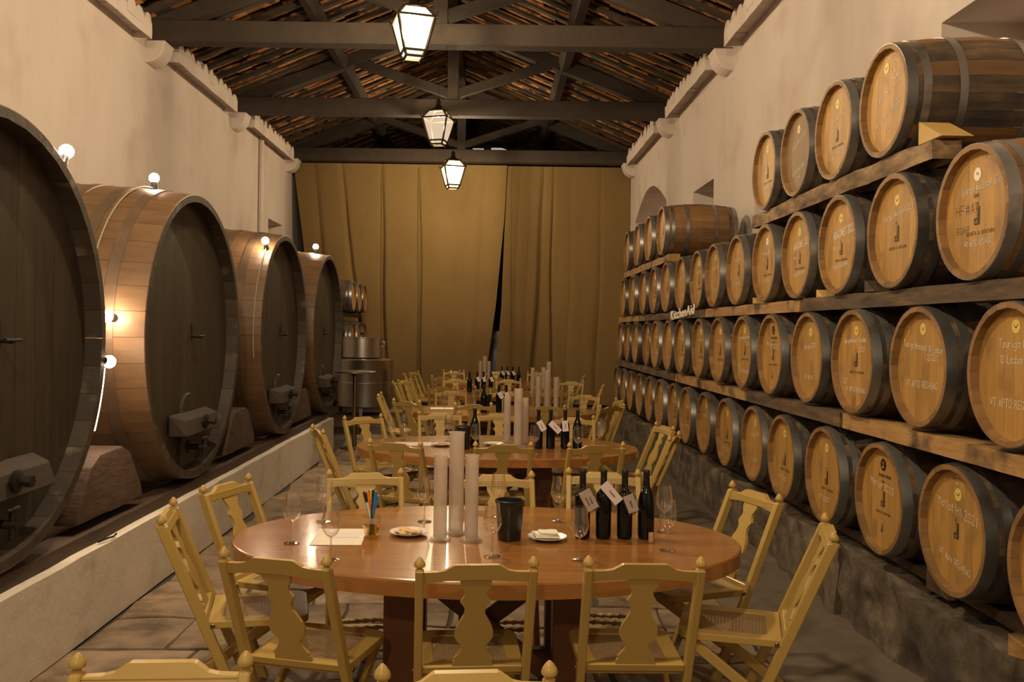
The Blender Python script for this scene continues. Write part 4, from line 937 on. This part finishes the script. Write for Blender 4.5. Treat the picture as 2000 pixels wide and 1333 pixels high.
# ------------------------------------------------------------------ tableware
Z = TH + .0012
BOWL = MB().lathe([(.0035, .098), (.014, .101), (.027, .112), (.0385, .135), (.0405, .152), (.038, .18), (.0325, .215), (.0305, .232)], 28).mesh('bowl', M['glass'], smooth=60)
STEM = MB().lathe([(0, .0), (.036, .0), (.0365, .002), (.020, .006), (.007, .012), (.0042, .022), (.0035, .06), (.0042, .09), (.008, .100), (0, .101)], 24).mesh('stem', M['footglass'], smooth=60)
GP = None
def glass(x, y, label):
    global GP
    if GP is None:
        GP = empty('wine_glass', (x, y, Z), label=label, cat='wine glass', group='empty wine glasses on the tables'); place('bowl', BOWL, GP); place('stem', STEM, GP)
    else: dup(GP, (x, y, Z), random.uniform(0, 6), label)
def bottle_mesh(kind):
    if kind == 'b': pr = [(0, .004), (.030, 0), (.0385, .004), (.040, .012), (.040, .165), (.0385, .180), (.033, .205), (.024, .232), (.017, .252), (.0148, .27)]
    else: pr = [(0, .004), (.030, 0), (.0355, .004), (.037, .012), (.0375, .190), (.0355, .207), (.028, .222), (.018, .232), (.0150, .245)]
    body = MB().lathe(pr + [(.0145, .320), (0, .321)], 32).mesh('bottle_glass', M['bottle'], smooth=50)
    cap = MB().lathe([(.0150, .255), (.0156, .256), (.0156, .312), (.0168, .313), (.0168, .323), (.0150, .327), (0, .328)], 24).mesh('capsule', M['capsule'], smooth=40)
    return body, cap
BM = {'b': bottle_mesh('b'), 'x': bottle_mesh('x')}
def tag_parts(r, ang, w_, h_, txt, dx=0, dz=.215, sleeve=True):
    """a hanging card on the camera side of the bottle"""
    R = Matrix.Rotation(ang, 4, 'Y')
    def T(mb, off): mb.v = [tuple((R @ Vector(v)) + Vector((dx, -.052 + off, dz))) for v in mb.v]; return mb
    c = place('hanging_card', T(MB().box(-w_ / 2, w_ / 2, -.0006, .0006, -h_, 0), 0).mesh('hanging_card', M['card']), r)
    if sleeve: place('clear_sleeve', T(MB().box(-w_ / 2 - .007, w_ / 2 + .012, -.0016, .0016, -h_ - .010, .014), 0).mesh('clear_sleeve', M['sleeve']), r)
    for i, t in enumerate(txt):
        mb = MB(); tm = text_mesh(t, .012, 0, M['ink'], .0002, 'card_print')
        xs = [v.co.x for v in tm.vertices]; cx = (min(xs) + max(xs)) / 2
        for v in tm.vertices:
            p = Vector((v.co.y - .003 + (i - (len(txt) - 1) / 2) * -.018, -.0022, -(v.co.x - cx) - h_ * .55))
            v.co = (R @ p) + Vector((dx, -.052, dz))
        place('card_print', tm, c)
    st = T(MB().box(-.001, .001, -.001, .001, -.004, .012), 0)
    place('string', MB().tube([(dx, -.050, dz), (dx * .5, -.030, dz + .03), (0, -.018, .262), (.016, 0, .262), (0, .017, .262), (-.016, 0, .262), (0, -.018, .262)], .0012, 5).mesh('string', M['ink']), r)
def bottle(x, y, label, kind='x', tagp=None):
    r = empty('wine_bottle', (x, y, Z), label=label, cat='wine bottle', group='dark wine bottles on the tables')
    place('bottle_glass', BM[kind][0], r); place('capsule', BM[kind][1], r)
    if tagp: tag_parts(r, *tagp)
def hexa(r): return [(r * math.cos(PI / 3 * k + .3), r * math.sin(PI / 3 * k + .3)) for k in range(6)]
def cylm(r, h):
    t = MB().lathe([(0, .012), (r, .012), (r, h), (r + .003, h + .002), (r + .003, h + .006), (r - .0015, h + .006), (r - .0015, .014), (0, .014)], 28).mesh('tube', M['frost'], smooth=40)
    b2 = MB().prism(hexa(r * 1.75), 0, .008, 'z').prism(hexa(r * 1.45), .008, .014, 'z').mesh('hexagonal_foot', M['frost'], bevel=.001); return t, b2
CYM = {'s': cylm(.032, .395), 't': cylm(.0365, .485)}
def cyl(x, y, k, label):
    r = empty('measuring_cylinder', (x, y, Z), random.uniform(0, 1), label=label, cat='measuring cylinder', group='frosted measuring cylinders on the tables')
    place('tube', CYM[k][0], r); place('hexagonal_foot', CYM[k][1], r)
BKT = MB().lathe([(0, 0), (.052, 0), (.055, .004), (.066, .172), (.070, .176), (.070, .186), (.066, .188), (.062, .184), (.051, .008), (0, .008)], 36).mesh('bucket', M['black'], smooth=40)
def bucket(x, y, label): place('spittoon_bucket', BKT, None, (x, y, Z), label=label, cat='bucket', group='black plastic buckets on the tables')
PLT = MB().lathe([(0, .003), (.045, .0), (.050, .001), (.075, .010), (.092, .017), (.0925, .019), (.075, .013), (.050, .005), (0, .005)], 40)
def plate(x, y, label, m='white'): place('small_plate', PLT.mesh('small_plate', M[m], smooth=50), None, (x, y, Z), label=label, cat='plate', group='small plates on the tables')
def biscuit(x, y, z, rx, ry, label): place('biscuit', MB().lathe([(0, 0), (.027, 0), (.029, .003), (.027, .006), (0, .0065)], 20).mesh('biscuit', M['biscuit'], smooth=50), None, (x, y, z), (rx, ry, random.uniform(0, 6)), label=label, cat='biscuit', group='round biscuits on the plates')
def napkin(x, y, z, s, rot, label):
    me = rough_block(-.055 * s, .055 * s, -.045 * s, .045 * s, 0, .006, 8, 6, 1, .0018, 25, rot, M['linen'], 'napkin', 60)
    place('folded_napkin', me, None, (x, y, z), (random.uniform(-.04, .04), random.uniform(-.03, .03), rot), label=label, cat='napkin', group='folded napkins on the plates')
def paper(x, y, w_, h_, rot, z, label, m='paper'): place('paper_sheet', MB().box(-w_ / 2, w_ / 2, -h_ / 2, h_ / 2, 0, .0009).mesh('paper_sheet', M[m]), None, (x, y, z), (0, 0, rot), label=label, cat='paper', group='papers on the tables')
N1 = 'on the nearest table'
for x, y, d in ((-.90, 4.06, 'farthest left'), (-.842, 4.52, 'behind the paper at the back left edge'), (-.671, 3.78, 'in front of the paper sheet'), (-.33, 4.553, 'left of the clear cylinders at the back edge'),
                (.016, 3.87, 'in front of the black bucket'), (.049, 4.70, 'behind the black bucket'), (.361, 4.60, 'left of the bottles at the back edge'), (.393, 3.83, 'in front of the leftmost tagged bottle'), (.811, 4.02, 'right of the untagged bottle, the nearer one'), (.869, 4.396, 'right of the untagged bottle, the farther one')):
    glass(x, y, 'empty wine glass %s, %s' % (N1, d))
bottle(.447, 4.245, 'dark bottle with a tilted card, leftmost on the nearest table', 'x', (-.50, .058, .10, ['Touriga', 'Nacional'], .0, .235))
bottle(.548, 4.25, 'dark bottle with a long steeply tilted card, second from the left on the nearest table', 'x', (-.72, .048, .115, ['Castelao'], -.008, .268, False))
bottle(.650, 4.255, 'dark bottle with a small tilted card, third on the nearest table', 'x', (-.38, .05, .085, ['Merlot'], .006, .215))
bottle(.754, 4.26, 'sloping-shouldered dark bottle without a card on the nearest table', 'b')
place('wine_cork', MB().lathe([(0, 0), (.0118, 0), (.0122, .002), (.0122, .043), (.0118, .045), (0, .045)], 16).mesh('wine_cork', M['cork'], smooth=40), None, (.764, 4.175, Z), label='brown cork standing in front of the untagged bottle', cat='cork')
cyl(-.229, 4.175, 's', 'short frosted measuring cylinder, left of three on the nearest table'); cyl(-.160, 4.31, 't', 'tall frosted measuring cylinder in the middle on the nearest table'); cyl(-.082, 4.165, 's', 'short frosted measuring cylinder, right of three on the nearest table')
bucket(.098, 4.20, 'black bucket beside the measuring cylinders on the nearest table')
plate(.277, 4.20, 'white plate under the folded napkins on the nearest table'); napkin(.275, 4.20, Z + .018, 1.05, .1, 'lower folded napkin on the plate of the nearest table'); napkin(.268, 4.205, Z + .026, .95, .25, 'upper folded napkin on the plate of the nearest table'); napkin(.282, 4.2, Z + .034, .8, .05, 'top folded napkin on the pile of the nearest table')
plate(-.383, 4.26, 'plate of round biscuits on the nearest table', 'card')
for x, y, z, rx, ry, d in ((-.425, 4.262, .012, .05, .1, 'left one'), (-.40, 4.225, .017, .12, -.08, 'front one'), (-.345, 4.25, .013, .05, -.1, 'right one'), (-.405, 4.285, .019, -.1, .1, 'back one'), (-.37, 4.225, .0235, .1, .12, 'one on top')):
    biscuit(x, y, Z + z, rx, ry, 'round biscuit on the plate of the nearest table, ' + d)
paper(-.705, 4.20, .235, .33, .05, Z, 'cream paper sheet under the front left wine glass'); paper(-.69, 4.225, .15, .10, .05, Z + .0015, 'small folded card lying on the cream sheet', 'card')
tb = empty('glass_tumbler', (-.556, 4.21, Z), label='glass tumbler holding pens on the nearest table', cat='tumbler')
place('tumbler_wall', MB().lathe([(0, .0), (.030, 0), (.034, .006), (.038, .03), (.043, .055), (.0425, .098), (.040, .098), (.0405, .057), (.035, .03), (.031, .012), (0, .012)], 16).mesh('tumbler_wall', thin_glass('tumbler_glass', (.95, .84, .50), 1.5, .03, .04)), tb)
place('frosted_band', MB().lathe([(.0432, .068), (.0436, .070), (.0432, .094), (.0428, .095)], 24).mesh('frosted_band', M['frost'], smooth=40), tb)
PC = ['black', 'blue', 'white', 'orange', 'yellow', 'teal', 'dark purple']
rn = random.Random(5)
for k, (ci, a, t) in enumerate(((2, 3.3, .22), (5, 3.0, .26), (3, 3.6, .16), (4, 4.2, .10), (0, 2.4, .16), (0, 4.6, .08), (0, 1.5, .06), (5, 2.0, .12), (0, .6, .12), (6, 3.4, .05), (1, 5.6, .17), (1, .0, .22), (0, 5.1, .12), (3, 5.9, .13))):
    L_ = rn.uniform(.18, .21); r = .018
    bx, by = -.556 - r * math.cos(a) * .6, 4.21 - r * math.sin(a) * .6
    p = empty('pen', (bx, by, Z + .014), (0, 0, 0), label='%s pen in the glass tumbler, %s' % (PC[ci], ['leaning far left', 'leaning left behind', 'left of the yellow one', 'in front', 'at the back left', 'at the front', 'at the back', 'rear left of centre', 'rear right', 'in the middle left', 'at the right front', 'leaning far right', 'front right', 'right of centre'][k]), cat='pen', group='pens in the glass tumbler')
    d = Vector((math.cos(a) * math.sin(t), math.sin(a) * math.sin(t), math.cos(t)))
    place('barrel', MB().tube([d * 0, d * L_], .0042, 8).mesh('barrel', PENM[ci], smooth=40), p)
    place('cap', MB().tube([d * (L_ - .045), d * (L_ + .002)], .0052, 8).bar(d * (L_ - .04) + Vector((.006, 0, 0)), d * L_ + Vector((.006, 0, 0)), .003, .002).mesh('cap', PENM[0 if ci in (0, 2, 6, 5) else ci], smooth=40), p)
N2 = 'on the second table'
for x, y, d in ((-.85, 7.60, 'farthest left'), (-.765, 7.893, 'second from the left, at the back'), (-.365, 7.85, 'behind the paper'), (-.115, 7.15, 'in front of the black bucket'), (.36, 7.12, 'in front of the leftmost bottle'), (.70, 7.05, 'in front of the sloping-shouldered bottle'), (.97, 7.728, 'farthest right, behind'), (.60, 8.0, 'behind the bottles'), (.93, 7.5, 'farthest right, in front')):
    glass(x, y, 'empty wine glass %s, %s' % (N2, d))
bottle(.404, 7.44, 'dark bottle with a tilted card, leftmost on the second table', 'x', (-.55, .05, .09, ['Touriga'], 0, .235, False)); bottle(.508, 7.45, 'dark bottle with a steeply tilted card, second on the second table', 'x', (-.8, .05, .115, ['Castelao'], -.008, .225, False))
bottle(.630, 7.46, 'dark bottle with an upright card, third on the second table', 'x', (-.1, .05, .09, ['Merlot'], -.008, .24, False)); bottle(.735, 7.47, 'sloping-shouldered dark bottle without a card on the second table', 'b')
cyl(.150, 7.86, 's', 'short frosted measuring cylinder, left of three on the second table'); cyl(.238, 7.58, 't', 'tall frosted measuring cylinder on the second table'); cyl(.300, 7.72, 's', 'short frosted measuring cylinder, right of three on the second table')
bucket(-.219, 7.36, 'black bucket on the second table'); bottle(-.13, 7.50, 'dark bottle standing behind the black bucket on the second table', 'b')
plate(.03, 7.62, 'white plate with napkins on the second table'); napkin(.03, 7.62, Z + .018, 1.0, .2, 'folded napkin on the plate of the second table')
plate(-.411, 7.53, 'plate of biscuits on the second table', 'card')
for i, (dx, dy) in enumerate(((-.03, 0), (.03, .01), (0, -.02), (0, .02))): biscuit(-.411 + dx, 7.53 + dy, Z + .012 + i * .004, .05, .05, 'round biscuit on the plate of the second table, %s' % ('left', 'right', 'front', 'top')[i])
paper(-.66, 7.62, .33, .24, .1, Z, 'white paper sheet on the second table beside the biscuits')
for x, y, d in ((-.55, 10.7, 'left'), (.99, 11.22, 'right, farther'), (1.10, 10.72, 'right, nearer'), (.49, 10.5, 'between the bottles and the cylinders'), (-.2, 10.45, 'in front of the bottles')): glass(x, y, 'empty wine glass on the third table, ' + d)
for i, (x, y, k, t) in enumerate(((-.08, 10.6, 'b', None), (.10, 10.72, 'x', (-.55, .05, .08, ['Merlot'], 0, .24, False)), (.19, 10.74, 'x', (-.2, .05, .08, ['Merlot'], 0, .24, False)), (.32, 10.7, 'b', None))): bottle(x, y, 'dark wine bottle on the third table, %s from the left' % ORD[i], k, t)
for i, (x, y, k) in enumerate(((.60, 11.2, 's'), (.72, 11.3, 't'), (.83, 11.25, 's'))): cyl(x, y, k, 'frosted measuring cylinder on the third table, %s from the left' % ORD[i])
bucket(-.05, 11.0, 'black bucket on the third table'); paper(-.6, 11.1, .3, .22, .1, Z, 'white paper on the third table')
for x, y, d in ((-.87, 13.9, 'left'), (-.53, 14.19, 'second from the left'), (1.05, 14.0, 'right'), (.9, 14.2, 'right, farther')): glass(x, y, 'empty wine glass on the fourth table, ' + d)
for i, (x, k, t) in enumerate(((-.336, 'b', None), (-.215, 'x', (-.5, .045, .075, ['Merlot'], 0, .24, False)), (-.115, 'x', (-.3, .045, .075, ['Merlot'], 0, .24, False)), (-.0, 'x', (-.4, .045, .075, ['Merlot'], 0, .24, False)))): bottle(x, 14.05 + i * .03, 'dark wine bottle on the fourth table, %s from the left' % ORD[i], k, t)
for i, (x, y, k) in enumerate(((.66, 14.05, 's'), (.84, 14.2, 's'), (.93, 14.25, 't'))): cyl(x, y, k, 'frosted measuring cylinder on the fourth table, %s from the left' % ORD[i])
for x, y, d in ((-.75, 16.7, 'left'), (-.6, 16.9, 'second from the left'), (.85, 16.6, 'right')): glass(x, y, 'empty wine glass on the farthest table, ' + d)
for i, (x, k, t) in enumerate(((.20, 'x', (-.5, .045, .075, ['Merlot'], 0, .24, False)), (.30, 'x', (-.4, .045, .075, ['Merlot'], 0, .24, False)), (.40, 'x', (-.5, .045, .075, ['Merlot'], 0, .24, False)), (.51, 'b', None))): bottle(x, 16.25, 'dark wine bottle on the farthest table, %s from the left' % ORD[i], k, t)
for i, (x, y, k) in enumerate(((-.20, 16.7, 's'), (-.12, 16.8, 't'), (-.04, 16.7, 's'))): cyl(x, y, k, 'frosted measuring cylinder on the farthest table, %s from the left' % ORD[i])

# ------------------------------------------------------------------ lanterns
def lantern(x, y, z, rot, label, pane, top_z, watts):
    """z = bottom of the lantern body"""
    r = empty('hanging_lantern', (x, y, z), rot, label=label, cat='lantern', group='square lanterns hanging along the hall')
    W0, W1, W2, W3 = .095, .125, .215, .125; H1, H2, H3 = .06, .43, .56
    lv = [(W0, 0), (W1, H1), (W2, H2), (W3, H3)]
    c4 = [(-1, -1), (1, -1), (1, 1), (-1, 1)]
    for (wa, za), (wb, zb), nm in ((lv[0], lv[1], 'lower_pane'), (lv[1], lv[2], 'side_pane'), (lv[2], lv[3], 'roof_pane')):
        for k in range(4):
            a, b2 = c4[k], c4[(k + 1) % 4]; e = .006
            q = [(a[0] * (wa - e), a[1] * (wa - e), za), (b2[0] * (wa - e), b2[1] * (wa - e), za), (b2[0] * (wb - e), b2[1] * (wb - e), zb), (a[0] * (wb - e), a[1] * (wb - e), zb)]
            place(nm, MB().add(q, [(0, 1, 2, 3)]).mesh(nm, M[pane]), r)
    mb = MB(); t = .015
    for (wa, za), (wb, zb) in zip(lv, lv[1:]):
        for cx, cy in c4: mb.bar((cx * wa, cy * wa, za), (cx * wb, cy * wb, zb), t * 1.6, t * 1.6, (cx, cy, .3))
    for wa, za in lv:
        for k in range(4): a, b2 = c4[k], c4[(k + 1) % 4]; mb.bar((a[0] * wa, a[1] * wa, za), (b2[0] * wa, b2[1] * wa, za), t * 1.5, t * 1.7)
    place('frame', mb.mesh('frame', M['lampframe']), r)
    mb = MB()
    for cx, cy in c4:
        mb.lathe([(0, -.03), (.008, -.026), (.010, -.016), (.005, -.006), (.009, 0), (0, .004)], 8, o=(cx * W0, cy * W0, 0))
        mb.lathe([(.014, 0), (.010, .015), (.018, .03), (.006, .05), (0, .06)], 8, o=(cx * W3 * 1.02, cy * W3 * 1.02, H3 - .005))
        mb.bar((cx * W2, cy * W2, H2 - .02), (cx * (W2 + .03), cy * (W2 + .03), H2 + .05), .012, .02, (0, 0, 1))
    place('brass_finials', mb.mesh('brass_finials', M['brass'], smooth=40), r)
    place('crown', MB().lathe([(W3 * 1.3, 0), (W3 * 1.1, .03), (.06, .07), (.035, .13), (.05, .16), (.03, .19), (.012, .22), (0, .22)], 16, o=(0, 0, H3)).mesh('crown', M['lampframe'], smooth=40), r)
    mb = MB(); zc = H3 + .21
    while zc < top_z - z: mb.tube([(.006, 0, zc), (.006, 0, zc + .05)], .003, 5); zc += .045; mb.tube([(0, .006, zc), (0, .006, zc + .05)], .003, 5); zc += .045
    place('chain', mb.mesh('chain', M['lampframe']), r)
    l = bpy.data.lights.new('lantern_lamp', 'POINT'); l.energy = watts; l.color = (1, .78, .50); l.shadow_soft_size = .035
    o = bpy.data.objects.new('lantern_lamp', l); o.location = (0, 0, .30); o.parent = r; COL.objects.link(o)
RZ = roof_z(-.93) + .0
lantern(-.955, 10.3, 4.90, .27, 'bright square lantern nearest the camera, cut by the top edge', 'pane', RZ, 540)
lantern(-.95, 15.0, 4.87, -.25, 'dimmer square lantern in the middle with milky panes', 'panedim', RZ, 260)
lantern(-.84, 18.3, 4.66, .24, 'bright small-looking lantern farthest away before the curtain', 'pane', RZ, 540)

# ------------------------------------------------------------------ steel tank, high table, pallet
r = empty('steel_tank', (-2.36, 16.7, .285), label='wide brushed steel tank standing left of the curtain', cat='tank')
place('tank_body', MB().lathe([(0, 0), (.49, 0), (.51, .02), (.51, .85), (.515, .86), (.515, .88), (.50, .89), (0, .91)], 48).mesh('tank_body', M['steel'], smooth=40), r)
for k in range(3): a = 2 * PI * k / 3 + .5; place('leg', MB().box(-.03, .03, -.03, .03, -.16, .0).mesh('leg', M['steel']), r, (.45 * math.cos(a), .45 * math.sin(a), 0))
place('weld_band', MB().lathe([(.511, .44), (.516, .445), (.516, .465), (.511, .47)], 48).mesh('weld_band', M['steel'], smooth=40), r)
r = empty('steel_vat', (-2.43, 16.75, 1.197), label='smaller open steel vat standing on the wide steel tank', cat='vat')
place('vat_body', MB().lathe([(0, 0), (.36, 0), (.375, .01), (.375, .36), (.395, .365), (.395, .38), (.37, .38), (.365, .02), (0, .02)], 40).mesh('vat_body', M['steel'], smooth=40), r)
place('paddle', MB().tube([(.12, -.3, .05), (.05, -.36, .44)], .012, 8).lathe([(0, 0), (.03, 0), (.03, .06), (0, .06)], 10, o=(.04, -.36, .42)).mesh('paddle', M['iron'], smooth=40), r)
place('handle', MB().tube([(.37, -.1, .30), (.43, -.1, .30), (.43, -.1, .22), (.37, -.1, .22)], .01, 8).mesh('handle', M['steel'], smooth=40), r)
r = empty('pallet', (-2.2, 16.35, 0), label='dark slatted pallet on the floor under the steel tank', cat='pallet')
for k in range(13): place('slat', MB().box(-.75, .75, -.05, .05, .10, .125).mesh('slat', M['oldwood']), r, (0, -1.6 + k * .2, 0))
for x in (-.68, 0, .68): place('runner', MB().box(-.04, .04, -1.65, .85, 0, .10).mesh('runner', M['oldwood']), r, (x, 0, 0))
r = empty('high_table', (-1.98, 12.95, 0), label='steel high table with a round top on a brass-coloured pole', cat='table')
place('tabletop', MB().lathe([(0, 1.10), (.29, 1.10), (.30, 1.105), (.30, 1.118), (.29, 1.122), (0, 1.122)], 36).mesh('tabletop', M['steel'], smooth=40), r)
place('pole', MB().lathe([(.033, .02), (.033, 1.05), (.10, 1.095), (.10, 1.10)], 20).mesh('pole', M['brass'], smooth=40), r)
place('base', MB().lathe([(0, 0), (.22, 0), (.22, .012), (.05, .03), (0, .03)], 32).mesh('base', M['iron'], smooth=40), r)
# small things on the plinth ledge and floor
place('iron_nail_strip', MB().tube([(0, 0, 0), (.02, .08, .004), (.03, .14, .0), (.025, .19, .006)], .006, 6).mesh('iron_nail_strip', M['iron']), None, (-2.265, 5.15, .487), label='small bent piece of dark iron lying on the white ledge', cat='scrap')
print('objects', len(bpy.data.objects))
